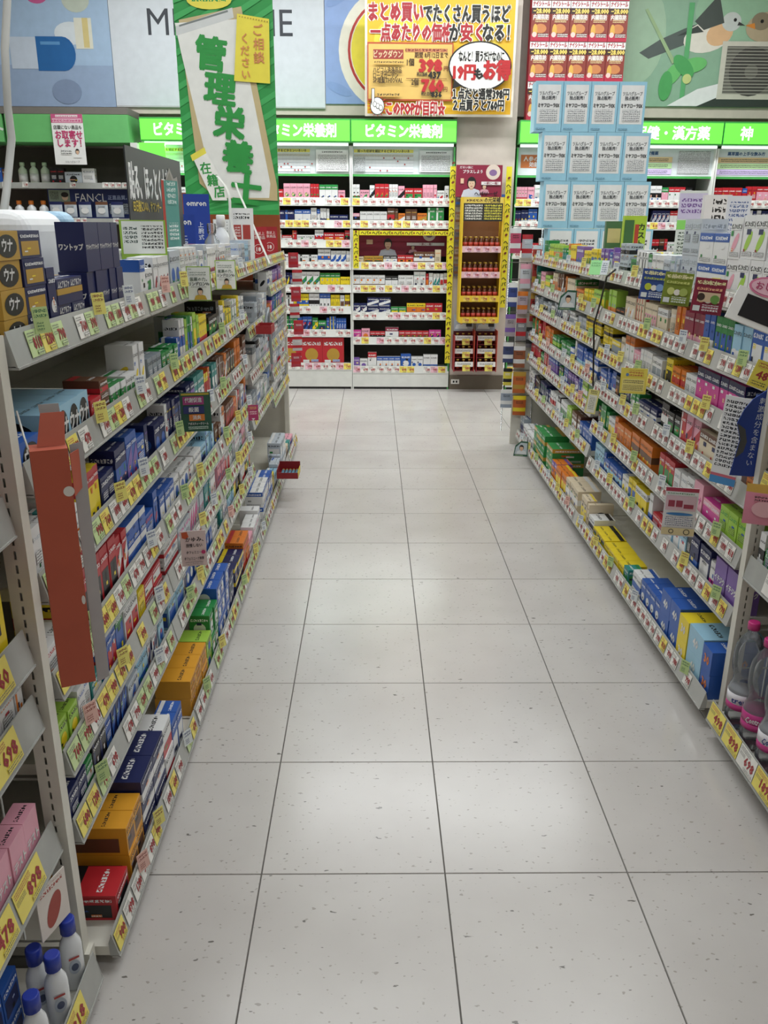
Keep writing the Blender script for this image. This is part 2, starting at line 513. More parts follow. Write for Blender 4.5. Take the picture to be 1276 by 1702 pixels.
class Run:
    """a shelf front: frame of local coordinates (front -y, x along the front) with a cursor"""

    def __init__(s, org, rz, W, z, y0, where, hmax, flip=False, dmax=.3):
        s.M = Matrix.Translation(org) @ Matrix.Rotation(rz, 4, 'Z'); s.rz = rz; s.W = W; s.z = z; s.y0 = y0; s.where = where; s.hmax = hmax; s.flip = flip
        s.sect = 'L' if abs(rz - pi / 2) < .1 else 'R' if rz < -.1 else 'B'; s.grow = (1, 1); s.gap = .5; s.x = .012; s.looks = set(); s.dmax = dmax

    def loc(s, xc, y, z):
        return s.M @ Vector(((s.W - xc) if s.flip else xc, y, z))

    def put(s, code, w_, d, h, n, st=1, text=None, oval=None, dy=0, gap=.0015, rows=1):
        look = '%s box with %s' % (CNAME[code[0]], STYLEW[code[2]] % CNAME[code[1]])
        nm = boxname(w_, d, h); full = ADJ[nm] + look
        tries = 0
        while full in s.looks and not text:
            tries += 1
            alt = [c for c in 'rbgyokpnwtlvm' if c != code[0]]
            code = code[0] + alt[(alt.index(code[1]) + 1) % len(alt) if code[1] in alt else 0] + code[2]
            if tries == 13: code = code[:2] + str((int(code[2]) + 1) % 9)
            if tries > 30: break
            look = '%s box with %s' % (CNAME[code[0]], STYLEW[code[2]] % CNAME[code[1]]); full = ADJ[nm] + look
        s.looks.add(full)
        me = carton(code, w_, d, h, text, oval)
        n = min(n, int((s.W - .008 - s.x) / (w_ + gap)))
        for i in range(n):
            for r_ in range(rows):
                for k in range(st):
                    x = s.x + w_ / 2 + i * (w_ + gap)
                    o = link(KIND[s.sect][nm], me, None, s.loc(x, s.y0 + .02 + dy + r_ * (d + .002) + rnd.random() * .005, s.z + k * (h + .0006)), (0, 0, s.rz))
                    bits = []
                    if n > 1: bits.append(ORD[i] + ' along')
                    if rows > 1: bits.append(('front', 'back')[min(r_, 1)] + ' row')
                    if st > 1: bits.append((('lower', 'upper')[k] if st == 2 else ('bottom', 'second', 'third', 'top')[k if k < st - 1 else 3]) + ' layer')
                    lab = ', '.join([full] + bits + [s.where])
                    if len(lab.split()) > 16: lab = ', '.join([look] + bits + [s.where])
                    if len(lab.split()) > 16: lab = lab.replace(' box with ', ' box, ').replace(' layer', '')
                    tag(o, lab, 'box', ('%s, %s' % (full, s.where)) if n * st * rows > 1 else None); NPROD[0] += 1
        s.x += n * (w_ + gap) + .003
        return n

    def fill(s, pal, acc, upto=None, hm=None, styles='0123456780', lo=.78, dens=.97):
        hm = hm or s.hmax; upto = upto or s.W
        while s.x < min(upto, s.W) - .03:
            if rnd.random() > dens: s.x += rnd.uniform(.015, .05); continue
            bc = rnd.choice(pal); ac = rnd.choice([c for c in acc if c != bc] or ['w']); st = rnd.choice(styles)
            h = rnd.uniform(lo, 1) * hm
            q = rnd.random()
            w_ = rnd.uniform(.022, .034) if q < .3 else rnd.uniform(.036, .062) if q < .8 else rnd.uniform(.065, .095)
            if w_ > .06: h = min(h, rnd.uniform(.55, .95) * hm)
            w_, h = round(w_, 3), round(h, 3)
            d = round(min(s.dmax, rnd.choice((.05, .07, .09, .12))), 3)
            n = rnd.choice((1, 1, 2, 2, 3, 4)) if w_ < .06 else rnd.choice((1, 2))
            st_n = 2 if h < hm * .42 else 1
            if s.x + w_ > s.W - .01: break
            if s.put(bc + ac + st, w_, d, h, n, st_n) == 0: break

    def spec(s, text):
        for it in text.split('|'):
            t = it.split()
            if not t: continue
            if t[0][0] == '~':                      # ~palette accents [upto]
                s.fill(t[0][1:], t[1], float(t[2]) if len(t) > 2 else None, lo=.88 if s.sect == 'B' else .78)
            elif t[0][0] == '+':
                s.x += float(t[0][1:])
            else:
                code = t[0]; w_, d, h = [int(a) / 1000 for a in t[1].split(',')]; w_, h = w_ * s.grow[0], h * s.grow[1]
                n, st, rows = 1, 1, 1; h = min(h, s.gap)
                if len(t) > 2:
                    q = t[2]
                    if '/' in q: q, rr = q.split('/'); rows = int(rr)
                    if '^' in q: q, ss = q.split('^'); st = int(ss)
                    n = int(q)
                s.put(code[:3], w_, d, h, n, st, t[3] if len(t) > 3 else None, code[3] if len(code) > 3 else None, rows=rows)

# ------------------------------------------------------------------ racks along the aisle
def bay(name, label, org, rz, W, levels, mixs, seed, height=1.29, depth=.40, bottom_out=.045, cat='shelving', kick=True, tagw=.052, rail=RAIL, railh=.056, back=PANEL, gaps=.12, reverse=.42):
    b = empty(name, label, cat, org, rz)
    MB().box(0, W, depth, depth + .018, .0, height, back).obj('back_panel', b)
    if reverse: MB().box(0, W, depth + .018, depth + reverse, .0, levels[0] + .024, STEEL).obj('reverse_side', b)
    if kick:
        MB().box(0, W, .07, depth, 0, levels[-1] - .004, KICK).obj('kick_plate', b)
    for i, z in enumerate(levels):
        y0 = -bottom_out if i == len(levels) - 1 else 0
        shelf_level(b, W, depth, z, y0, mixs, seed * 31 + i, tagw=tagw, rail=rail, railh=railh, gaps=gaps)
    return b


def runs(org, rz, W, levels, specs, where, flip, bottom_out=.045, top_h=.16, dmax=.3, grow=(1, 1)):
    nm = ['top shelf', 'second shelf', 'third shelf', 'fourth shelf', 'fifth shelf', 'sixth shelf', 'seventh shelf', 'eighth shelf', 'ninth shelf']
    for i, z in enumerate(levels):
        last = i == len(levels) - 1
        gap = top_h if i == 0 else levels[i - 1] - z - .04
        y0 = -bottom_out if last else 0
        r = Run(org, rz, W, z + .0245, y0, ('bottom shelf' if last else nm[i]) + ', ' + where, min(gap, .14 if grow[0] == 1 else .16), flip, dmax); r.grow = grow; r.gap = gap
        if specs[i]: r.spec(specs[i])


def slotted_post(name, label, loc, rz, h, z0=.08, parent=None, nslots=None, w_=.04, d=.03):
    """column of sheet steel whose front has a row of slots cut in it"""
    mb = MB(); mb.box(-w_ / 2, w_ / 2, .012, d, z0, h, STEEL); mb.box(-w_ / 2, -w_ / 2 + .0035, .002, .012, z0, h, STEEL); mb.box(w_ / 2 - .0035, w_ / 2, .002, .012, z0, h, STEEL)
    sw = .0022
    mb.box(-w_ / 2, -sw, 0, .002, z0, h, STEEL); mb.box(sw, w_ / 2, 0, .002, z0, h, STEEL)
    z = z0 + .02; last = z0
    while z + .018 < h:
        mb.box(-sw, sw, 0, .002, last, z, STEEL); mb.box(-sw, sw, .011, .0125, z, z + .016, DARK); last = z + .016; z += .026
    mb.box(-sw, sw, 0, .002, last, h, STEEL)
    return mb.obj(name, parent, loc, (0, 0, rz))


def wire_panel(parent, x0, x1, z0, z1, y, nz=8, nx=5):
    mb = MB()
    for i in range(nz + 1):
        z = z0 + (z1 - z0) * i / nz; mb.tube([(x0, y, z), (x1, y, z)], .0024, WIRE, 6)
    for i in range(nx + 1):
        x = x0 + (x1 - x0) * i / nx; mb.tube([(x, y + .005, z0), (x, y + .005, z1)], .0024, WIRE, 6)
    mb.obj('wire_grid', parent)['kind'] = 'stuff'


LX, RX = -.58, 1.08
LW = ['nearest left bay', 'second left bay', 'third left bay', 'fourth left bay', 'farthest left bay']
RW = ['nearest right bay', 'second right bay', 'third right bay', 'farthest right bay']
LZ = [1.283, 1.063, .86, .66, .49, .33, .035]
MIXL = list('yyggggwww'); MIXR = list('wwwwwwwyy')

L_SPECS = [
    # nearest left bay
    ["+.01|dw9k 98,75,46 1^4 ウナ|nd8 98,75,46 1^4|nw4 40,70,120 1|nd1 74,60,48 2^2 ムヒアルファ|+.04|nw9 49,60,100 5^2 ワントップ",
     "bw9k 90,60,62 1 ウナ|+.02|cw9k 64,155,86 4 ウナ|rw0 70,70,60 1|ur1 60,80,44 1^2|gw3 40,60,62 3|wg8 44,60,66 2|~gwl gyr",
     "ws0 38,40,110 2|tw6 26,40,112 1|ws4 44,60,122 2|wo2 26,40,84 1|yr3 36,70,124 4|nw0 52,60,86 2^1|nb1 46,60,120 2|~nb wvs",
     "wr0 64,60,70 2|~yr rkw .28|rw5 40,70,122 2|bw3 56,70,60 3^2|~bw bnr",
     "ly4 50,40,78 2|wb0 40,50,90 2|tw8 70,60,62 1|~wcb rbg .55|yr0 58,60,92 1|rw8 90,60,44 2^2|~wcb gbr",
     "nw0 50,40,80 2|gw1 40,40,74 1|kn6 46,60,92 2|bw0 40,50,84 1|~nks wbg .5|cb2 50,50,84 2|~cbw bng",
     "+.06|rk8 90,120,66 1|+.02|qu8 62,190,74 2^2|nw2 108,130,58 2^3|wr2 90,100,82 1^2|bw8 60,60,130 2"],
    # second left bay
    ["~ws abgr .5 |ws0 60,60,62 4^2|~wsc bga|wb1 52,50,58 4^2",
     "ak0 48,100,74 3|gw0 48,60,66 2|gw8 50,60,70 2|bw6 40,50,84 1|~wgl gyb .7|~wy gyr",
     "~wn bry .3|nb0 56,70,96 3|nv1 60,100,60 2^2|~tgk wyr .7|~ukr owy",
     "bw8 60,60,92 3|wb4 66,60,88 3|~bw wnr .62|~bcw nbr",
     "wr1 86,60,52 2^2|~wsp rfg .6|~wt gbr",
     "cb8 96,50,90 2|~bcn wby .55|ws6 40,50,70 3|~wrg gbo",
     "qk0 84,110,60 3^2|lb4 84,100,60 1^2|gw4 66,70,86 2^2|bw4 80,90,70 3^3|~nb wry"],
    # third left bay
    ["~ws bar .45|wb0 50,50,60 3^2|ws8 48,50,66 4|~wcs rba",
     "~wsk agb .3|~wy goa .8|~wla gsk",
     "tw8 46,50,120 2|uw6 34,50,126 3|~our wkp .7|~rup wky",
     "ub2 60,60,80 2|~wou robk .6|~wor bkr",
     "~wps fbrg",
     "tw0 50,50,98 1|~wcs bgn .35|yr3 30,50,104 2|kr0 26,50,110 2|~wrk gry",
     "ny3 74,90,60 3^2|or1 80,80,72 2^2|pw8 70,70,90 2|wf0 62,60,104 3|~wpc fbr"],
    # fourth left bay (5 levels)
    ["~wsc bra .28", "kk0 150,90,46 1|+.2|~wsa akb", "+.2|~was akr .6|~ws apb", "~was atb", "wb3 90,90,80 3^2|bw8 80,80,76 2^2|yb6 40,60,120 2|cw8 80,60,92 2|~wsb bya"],
    # farthest left bay (7 levels)
    ["", "~wv brk", "of6 60,40,80 2|fp3 40,40,90 2|~bt gyp", "~ws rab", "~ws rap", "~wa gks", "sw8 90,80,92 3^2|eu8 70,80,80 2|ts8 66,80,70 2|pb1 60,70,66 3"],
]
L_Y = [1.375, 2.24, 3.12, 4.02, 4.93]; L_E = [2.236, 3.116, 4.016, 4.926, 5.85]
L_LEV = [LZ, LZ, LZ, [1.283, .985, .77, .55, .035], [1.283, 1.12, .96, .80, .63, .47, .035]]
for i in range(5):
    org = (LX, L_Y[i], 0); W = L_E[i] - L_Y[i]
    bay('shelving_bay', '%s of white steel shelving, full of medicine boxes, seen on the aisle side' % LW[i], org, pi / 2, W, L_LEV[i], MIXL, i + 1, tagw=.056)
    runs(org, pi / 2, W, L_LEV[i], L_SPECS[i], LW[i], False, top_h=.13)

R_SPECS = [
    ["+.06|wl7 84,66,122 3^2|wp7 84,66,118 1^2|wb3 120,80,96 2^2|sa0 78,90,118 2^2|~wsa kag",
     "bw8 76,60,130 2|cw2 60,60,120 2|gb8 46,50,130 3|bw2 42,50,132 2|mp2 44,50,122 4|or0 40,60,128 2|~tgb wrk .66|ew0 60,120,112 1|ep1 40,60,100 4",
     "bw8 72,80,122 1|wo3 60,60,96 1|fn3 62,66,128 6|wk0 50,60,90 2|or1 44,80,92 3|yk8 70,80,110 2",
     "ok0 50,70,70 1|+.03|wr1 88,60,118 1 ビューラック|pe6 50,70,120 2|~pe rfu .45|pr5 60,60,128 2|rw6 50,70,126 1|~nk wgb .8|wg8 56,60,100 1",
     "lg0 64,80,108 3|fp3 70,90,84 2|pf9 78,110,120 1^1 センナ|ws2 64,110,112 1|wa0 60,90,104 2|rg8 56,70,118 3|~rg wyp .78|+.02|",
     "vw9 84,70,130 2 イチジク|wf2 40,50,96 1|nw8 90,40,120 1|~kn wsb .45|cw8 66,40,110 3|rw0 80,80,64 2|~wc bry",
     "bo9 72,190,82 1^2 30|cw9 122,200,84 1^2 40|yw9 84,200,82 1^2 30|bw9 92,190,86 2^2 40|bw4 54,100,112 4^1|wb1 50,80,104 3|~cl wgt"],
    ["~ws akg .3|wk6 40,50,112 3|~wgs gak .62|sk1 60,60,70 2^2|~vws yba",
     "ew3 60,80,104 2|ep8 30,60,110 5|er6 36,60,118 3|~ke wno .55|ko0 64,80,52 2^1|~ly gko",
     "wa8 60,80,92 2|ws0 36,60,100 4|pw0 44,50,84 2|~wke wao .6|ay3 70,80,86 2|yk1 50,60,64 4^2",
     "nw1 76,90,70 3^1|gw8 40,50,86 2|~wn gpb .45|ku8 60,60,110 1|~ub wyk .75|bw8 60,70,98 2",
     "ou1 54,110,112 5|oe0 50,100,104 4|or8 44,60,120 1|wy8 50,50,100 2|~gk ylw",
     "yw3 72,90,104 2^1|yb8 50,60,108 2|wy4 46,50,92 2|bc1 64,120,90 4|~cb wnb",
     "tg8 60,60,70 1|yk0 72,100,58 4|yk8 66,100,30 3^2|wk1 100,100,86 1|~ey koy"],
    ["vy8 60,60,110 2|yb8 60,60,104 3^1|yg8 50,60,92 3|~yv bgn .6|yo2 70,60,112 2|lo3 44,60,118 4",
     "ly8 50,60,96 4|yg0 46,60,86 4|oe2 90,60,72 2|~eo guo",
     "yk1 48,60,56 6^2|~ws agk",
     "bw1 50,70,104 5|~bw wnc .6|gw0 56,90,88 4",
     "gn0 50,80,104 3|lw1 56,60,108 2|~vb wbn .7|gk3 50,70,92 3",
     "bw0 64,120,96 4|uw8 62,100,112 3|lw0 50,60,118 2|~wg akg",
     "ew1 90,120,124 3|oy8 60,70,118 4^1|ov3 62,90,120 2|gd3 80,190,88 3^2"],
    ["tg3 40,50,90 2|lo1 40,50,104 6|~gl oyu .56",
     "~ue owg .4|ly1 50,60,96 3|~tgp gwk",
     "~was akn .5|~wa ka",
     "gl1 60,70,88 3|~rog wgr",
     "vb3 60,60,106 4|rw6 50,60,104 3|~rwg mrg",
     "wr1 44,60,110 3|nw4 60,60,96 2|~wkn agb",
     "gd1 84,150,96 3^2|gd3 86,100,92 1^2|wk4 70,90,100 3|wa1 80,90,108 2^1|~wa kna"],
]
R_Y = [2.275, 3.152, 4.052, 4.952]; R_E = [3.148, 4.048, 4.948, 5.86]
RZ1 = [1.27, 1.083, .908, .737, .548, .36, .068]; RZ2 = [1.27, 1.09, .945, .768, .615, .41, .068]
for i in range(4):
    W = R_E[i] - R_Y[i]; org = (RX, R_E[i], 0); lv = RZ1 if i < 2 else RZ2
    bay('shelving_bay', '%s of white steel shelving, full of medicine boxes, seen on the aisle side' % RW[i], org, -pi / 2, W, lv, MIXR, i + 11, rail=mat('clear_rail', 'B2B2AE', .2))
    runs(org, -pi / 2, W, lv, R_SPECS[i], RW[i], True, top_h=.125)

# posts and grids that close the long racks, and the shorter racks this side of them
def end_frame(label, x, y, inward, h):
    f = empty('rack_divider', label, 'rack frame', (x, y, 0))
    slotted_post('post', None, (0, -.016, 0), 0, h, parent=f)
    MB().box(-.0205, .0205, -.017, .014, h - .165, h, mat('post_collar', 'E4E2DA', .35)).obj('post_sleeve', f) if False else None
    MB().box(-.03, .03, -.016, .016, 0, .08, STEEL).obj('post_foot', f)
    wire_panel(f, inward * .022, inward * .36, .1, h - .04, 0, 9, 4)
    return f


end_frame('slotted steel post with wire grid beside the hanging orange carton', -.612, 1.352, -1, 1.335)
end_frame('slotted steel post with wire grid behind the pink capped water bottles', 1.104, 2.245, 1, 1.30)

NLZ = [1.283, 1.01, .765, .635, .36, .035]
nearL = bay('shelving_bay', 'white steel shelving this side of the slotted post, wide yellow price cards', (-.60, .42, 0), pi / 2, .905, NLZ, ['y'], 71, tagw=.11, railh=.066, gaps=.0)
runs((-.60, .42, 0), pi / 2, .905, NLZ,
     ["+.55|ob2 60,60,120 2|rn8 54,60,130 1|nr4 50,60,62 4^2", "+.72|rm3 30,60,120 2|~rw m", "+.68|rm8 30,60,140 2|yr3 34,90,190 3", "+.6|wo1 80,40,66 1|~w ao", "+.5|pw9 58,40,110 6 テスト", ""],
     'rack nearest camera at left', False)
r = Run((-.60, .42, 0), pi / 2, .905, .06, .035, 'bottom shelf beside white bottles, nearest left', .16)
r.x = .58; r.spec("bn8 62,80,76 3^2")
NRZ = [1.27, 1.0, .80, .545, .068]
nearR = bay('shelving_bay', 'white steel shelving at the right edge holding water bottles on its lowest shelf', (1.08, 2.222, 0), -pi / 2, 1.0, NRZ, ['y', 'y', 'w'], 81, tagw=.1, railh=.066, gaps=.2)
runs((1.08, 2.222, 0), -pi / 2, 1.0, NRZ,
     ["+.3|bw8 60,60,110 3|~wgb rk", "+.1|~wpg rkb", "+.1|rk3 60,80,90 2|~wky rb", "+.1|bw8 70,80,120 2|~wg ka", ""], 'rack nearest camera at right', True)

# ------------------------------------------------------------------ back wall fixtures
MIXB = list('wwwwwwyyp')
INNER = mat('fixture_inner', '5B5A58', .6)
WHITEB = mat('fixture_white', 'E4E5E0', .4)
BN = {'A0': 'vitamin bay behind banner', 'A': 'vitamin bay left of yellow frame', 'B': 'vitamin bay with yellow frame', 'C': 'bay right of pillar', 'D': 'herbal medicine bay', 'E': 'far right bay'}
BAL = [1.669, 1.478, 1.306, 1.115, .909, .715, .50, .185]
BBL = [1.669, 1.478, 1.115, .909, .661, .431, .156]
BOL = [1.669, 1.478, 1.22, .95, .156]
S_A = ["~wwrp rgk", "~wwnu nyb", "~wwr rko", "ru8 50,50,74 1|~wrw rbk", "~nwy rby .5|~wyo gor", "~yw kub|wu6 40,50,84 3", "wa3 44,50,80 4|~bg ywn", "rd4 170,160,200 4"]
S_B = ["~wwrp rgk", "kp3 50,50,72 1|wu2 50,50,84 4|ur1 54,50,104 1|~uo kdw .66|gw6 62,60,130 2", "ef6 80,50,62 1|du8 72,50,66 2|wk3 52,50,70 2|ro8 60,50,72 2|~ueu wro", "wu2 48,50,92 5|wk3 48,50,84 2|wk0 58,50,92 2|~wr tro",
       "nw5 52,60,86 2|nw5 90,60,62 2^2|gy8 60,50,64 2|oy3 72,50,88 2|ro2 64,50,88 2", "fp7 60,50,74 1|po4 64,50,84 1|rk1 38,40,66 3|wm3 104,60,92 1|ru8 46,50,70 5|fp7 46,50,76 2", "vw2 46,50,84 1|wv4 60,60,76 1|wr3 68,60,120 1|wr3 46,60,92 4|bw4 80,60,110 1|wb4 46,60,92 2|wb2 56,60,106 2"]
S_O = ["~wwrp rgkb", "~wnkb wrs", "~wru gky", "", ""]
for key, x0, x1, lv, sp in (('A0', -2.02, -1.108, BOL, ["~wwrp rgk", "~nwb wry", "~wrw kg", "", ""]), ('A', -1.105, -.193, BAL, S_A), ('B', -.19, .735, BBL, S_B), ('C', 1.285, 2.165, BOL, S_O), ('D', 2.17, 3.07, BOL, S_O), ('E', 3.075, 4.0, BOL, S_O)):
    b = bay('wall_fixture', 'white wall fixture with green lit sign, the ' + BN[key], (x0, 8.03, 0), 0, x1 - x0, lv, MIXB, 100 + int(x0 * 10), height=2.16, depth=.40, bottom_out=0, kick=False, tagw=.068, rail=mat('white_rail', 'E2E3DF', .2), railh=.066, back=INNER, gaps=.08, reverse=0)
    W = x1 - x0
    MB().box(.001, W - .001, .001, .40, .022, lv[-1] - .008, WHITEB).obj('plinth', b)
    MB().box(.001, W - .001, .012, .40, 0, .022, BLACKP).obj('toe_strip', b)
    for x in (0, W - .012):
        MB().box(x, x + .012, .004, .40, 0, 2.16, GREENTRIM if (key in 'B' and x) or key == 'C' and not x else WHITEB).obj('side_panel', b)
    hd = MB().box(0, W, -.08, .26, 2.185, 2.375, GREENTRIM).obj('sign_box', b)
    mb = MB(); mb.box(.006, W - .006, -.086, -.081, 2.195, 2.36, GREENLIT)
    t = {'D': '保健・漢方薬', 'E': '神'}.get(key, 'ビタミン栄養剤' if key != 'C' else '')
    if t: mb.text(t, (W / 2 if key != 'E' else .2, -.0875, 2.277), (1, 0, 0), (0, 0, 1), .115, WHITELIT, fit=.66, bold=.03)
    mb.obj('lit_sign', hd)
    MB().tube([(.02, -.03, 2.172), (W - .02, -.03, 2.172)], .012, mat('fixture_tube', 'F4FFFA', .4, emit=1.2), 8).obj('lamp_tube', hd)
    area('fixture_lamp_light', (x0 + W / 2, 7.965, 2.15), W * .9, .03, 5.0, rot=(-.7, 0, 0))
    # chart panel under the sign
    mb = MB(); mb.box(.004, W - .004, .05, .056, 1.935, 2.165, mat('chart_board', 'D3DADC', .45)); f = Flat(mb, (.004, .0498, 1.935), (1, 0, 0), (0, 0, 1), .0003); cw = W - .008
    if key in ('A0', 'A', 'B'):
        f.rect(.02, .178, cw * .6, .205, pm('E8DC6A')); f.text('困った症状を頭記するビタミンいろいろ', cw * .31, .191, .026, pm('3B3B3B'), fit=cw * .54, bold=.03)
        f.rect(.02, .015, cw * .6, .165, pm('DCE0E3')); f.rect(.02, .145, cw * .6, .165, fine('6A7F9A', 'E3D9C0'), .009)
        for q in range(5): f.rect(.02, .015 + q * .026, cw * .6, .0165 + q * .026, pm('9AA2AE'))
        for q in range(14):
            f.rect(.02 + cw * .14 + q * cw * .034, .015, .0212 + cw * .14 + q * cw * .034, .145, pm('C9CDD4'))
            if rnd.random() < .75: f.disc(.02 + cw * .155 + q * cw * .034, .03 + .026 * rnd.randrange(5), .007, pm('A23B3B'), n=8)
        f.rect(.024, .02, cw * .13, .14, fine('3B3B3B', 'DCE0E3'), .0125)
        f.rect(cw * .66, .02, cw * .98, .2, pm('D9DBDD' if key == 'B' else 'EDEDED')); f.rect(cw * .68, .03, cw * .96, .16, fine('4A4A4A', 'D9DBDD' if key == 'B' else 'EDEDED'), .0125); f.rect(cw * .72, .172, cw * .92, .19, fine('222222', 'D9DBDD' if key == 'B' else 'EDEDED'), .017)
    elif key == 'C':
        f.rect(.04, .06, .24, .17, pm('C4703A')); f.text('人参の', .13, .135, .045, pm('w'), fit=.17); f.text('効能', .16, .09, .045, pm('w'))
    else:
        f.text('我が家の常備薬' if key == 'D' else '薬草園の上手な飲み方', cw * .3, .19, .034, pm('2F5580'), fit=cw * .5, bold=.04)
        for q, c in enumerate(('E9CF9D', 'BFE3A8', 'CDBCE6')): f.rect(.02, .115 - q * .05, cw * .58, .16 - q * .05, pm(c)); f.rect(.05, .122 - q * .05, cw * .54, .152 - q * .05, fine('5A5A5A', c), .014)
        f.rect(cw * .64, .02, cw * .96, .21, fine('4A4A4A', 'D9DBDD'), .012)
    mb.obj('chart_panel', b)
    MB().box(.002, W - .002, .044, .05, 1.915, 1.933, GREENTRIM).obj('panel_strip', b)
    runs((x0, 8.03, 0), 0, W, lv, sp, BN[key], False, bottom_out=0, top_h=.2, dmax=.12, grow=(1.2, 1.4))
for i in range(4): pass

# left end of the back wall: older fixture with an unlit green fascia
b = empty('wall_fixture', 'dark wall fixture with dull green unlit fascia, farthest left of the back wall', 'shelving', (-4.2, 8.03, 0))
MB().box(0, 2.1, .40, .418, 0, 2.16, mat('fixture_brown', '57504A', .6)).obj('back_panel', b)
fa = MB().box(0, 1.02, -.13, .26, 2.165, 2.385, GREENDULL).obj('fascia', b)
mb = MB(); mb.text('ト', (.985, -.1315, 2.27), (1, 0, 0), (0, 0, 1), .15, mat('dull_white', 'DDE8DD', .5), bold=.02); mb.obj('lettering', fa)
MB().box(1.045, 2.1, -.13, .26, 2.165, 2.385, GREENDULL).obj('fascia', b)
MB().box(0, 2.1, -.132, .26, 2.387, 2.44, mat('fascia_rail', '77736D', .5)).obj('top_rail', b)
for i, z in enumerate((1.80, 1.50, 1.2)):
    shelf_level(b, 2.1, .40, z, 0, ['w'], 300 + i, gaps=.75, railh=.045)
MB().box(2.1, 2.16, -.13, .4, 0, 2.165, WHITEB).obj('side_panel', b)
gp = MB().box(2.165, 2.39, -.09, -.085, 1.93, 2.17, GREENLIT).obj('lit_side_panel', b)
R9 = Run((-4.2, 8.03, 0), 0, 2.1, 1.8245, 0, 'top shelf, dull green fixture', .2); R9.x = .75
R9.spec("bw4 150,60,140 1|ur8 60,50,130 1|+.36|kr0 60,60,140 2|sk4 150,60,110 1|wa0 110,60,140 1")


def bottle(name, label, cat, loc, r, h, body, cap, capm_h=.15, group=None, neck=.45, squash=1.0, lab=None, labtext=None, rz=0, sub=()):
    t = empty(name, label, cat, loc, rz, group)
    hb = h * (1 - capm_h)
    MB().lathe([(r * .9, 0), (r, h * .02), (r, hb * .72), (r * .92, hb * .82), (r * neck, hb * .95), (r * neck, hb)], body, 18, squash=squash).obj('body', t)
    MB().lathe([(r * neck * 1.25, hb + .0003), (r * neck * 1.25, h * .985), (r * neck * 1.05, h)], cap, 14, squash=1).obj('cap', t)
    if lab:
        mb = MB(); mb.lathe([(r * 1.012, hb * .16), (r * 1.012, hb * .6)], lab, 18, squash=squash)
        if labtext: mb.text(labtext, (0, -r * squash * 1.03, hb * .4), (1, 0, 0), (0, 0, 1), r * .6, pm('n'), fit=r * 1.3)
        mb.obj('label', t)
    return t


PEARL = mat('bottle_white', 'E9ECEF', .25)
for i in range(3):
    bottle('supplement_bottle', 'pale green capped bottle, %s of three on the dull green fixture top shelf' % ORD[i], 'bottle', (-3.14 + i * .1, 8.12, 1.8245), .038, .19, mat('pale_green_plastic', 'C7D6C0', .3), mat('pale_green_cap', 'AFC6A6', .4), .16, 'pale green bottles', lab=pm('w'))
for i in range(5):
    bottle('supplement_bottle', 'white bottle with orange cap, %s of five behind the cotton pack' % ORD[i], 'bottle', (-3.98 + i * .11 + .55, 8.12, 1.5245), .04, .17, PEARL, pmat('o'), .2, 'orange capped bottles', lab=fine('A63A3E', 'w'))
fc = empty('counter_display', 'navy cardboard counter display headed FANCL with pouches', 'display', (-2.56, 8.08, 1.5245))
mb, f = board(.78, .27, .01, pm('1D2C63'), None)
f.rect(.01, .16, .2, .262, pm('8C9A86')); f.rect(.02, .18, .1, .25, fine('2A2A2A', '8C9A86'), .014); f.disc(.155, .2, .028, pm('D8B79A')); f.disc(.155, .222, .034, pm('1D1512'), .022)
f.text('FANCL', .39, .2, .1, pm('w'), fit=.28, bold=.0); f.text('正直品質。', .63, .2, .04, pm('A9B6DA'))
f.rect(.55, .06, .72, .15, fine('3A3A3A', 'B9C3CF'), .016); mb.obj('back_card', fc, (0, .06, 0))
MB().box(-.39, .39, -.03, .05, 0, .03, pm('1D2C63')).obj('tray', fc)


def pouch(name, label, w_, h, base, acc, loc, rz=0, group=None, d=.02, txt=None, tilt=0, cat='pouch', disc=None):
    mb = MB(); n = 5; P = []
    for j in range(n + 1):
        for i in range(n + 1):
            u, v = i / n, j / n; bulge = d * .5 * (max(0, sin(pi * u)) ** .7) * (max(0, sin(pi * v)) ** .8)
            P.append((u, v, bulge))
    for s in (-1, 1):
        b0 = len(mb.v)
        mb.v.extend(((u - .5) * w_, s * bl, v * h) for u, v, bl in P)
        for j in range(n):
            for i in range(n):
                a = b0 + j * (n + 1) + i; q = (a, a + 1, a + n + 2, a + n + 1)
                mb.f.append(q if s < 0 else tuple(reversed(q)))
                mb.m.append(mb.mi(pm(acc) if (j >= n - 1 or (j == 1 and disc is None)) else pm(base))); mb.uv.append([(0, 0)] * 4); mb.sm.append(True)
    f = Flat(mb, (-w_ / 2, -d * .5 - .0006, 0), (1, 0, 0), (0, 0, 1), .0003)
    if disc: f.disc(w_ * .5, h * .42, w_ * .32, pm(disc), h * .2)
    f.rect(w_ * .22, h * .6, w_ * .78, h * .74, fine('w' if acc in 'nbkrgm' else 'k', base), h * .07)
    if txt: f.text(txt, w_ * .5, h * .42, w_ * .5 / max(1, len(txt)) * 1.4, pm(acc), fit=w_ * .8)
    o = mb.obj(name, None, loc, (tilt, 0, rz)); tag(o, label, cat, group)
    return o


for i, x in enumerate((-2.86, -2.73, -2.6, -2.45, -2.31)):
    pouch('supplement_pouch', 'silver white supplement pouch, %s from the left in the navy counter display' % ORD[i], .11, .13, 's', 'u' if i % 2 else 'n', (x, 8.07, 1.556), 0, 'pouches in the navy display', disc='w')

# boards above the fixtures
Z0 = 2.49


def wallboard(name, label, x0, x1, z0, z1, y, m, t=.012):
    mb, f = board(x1 - x0, z1 - z0, t, m); return mb, f, x1 - x0, z1 - z0, ((x0 + x1) / 2, y, z0)


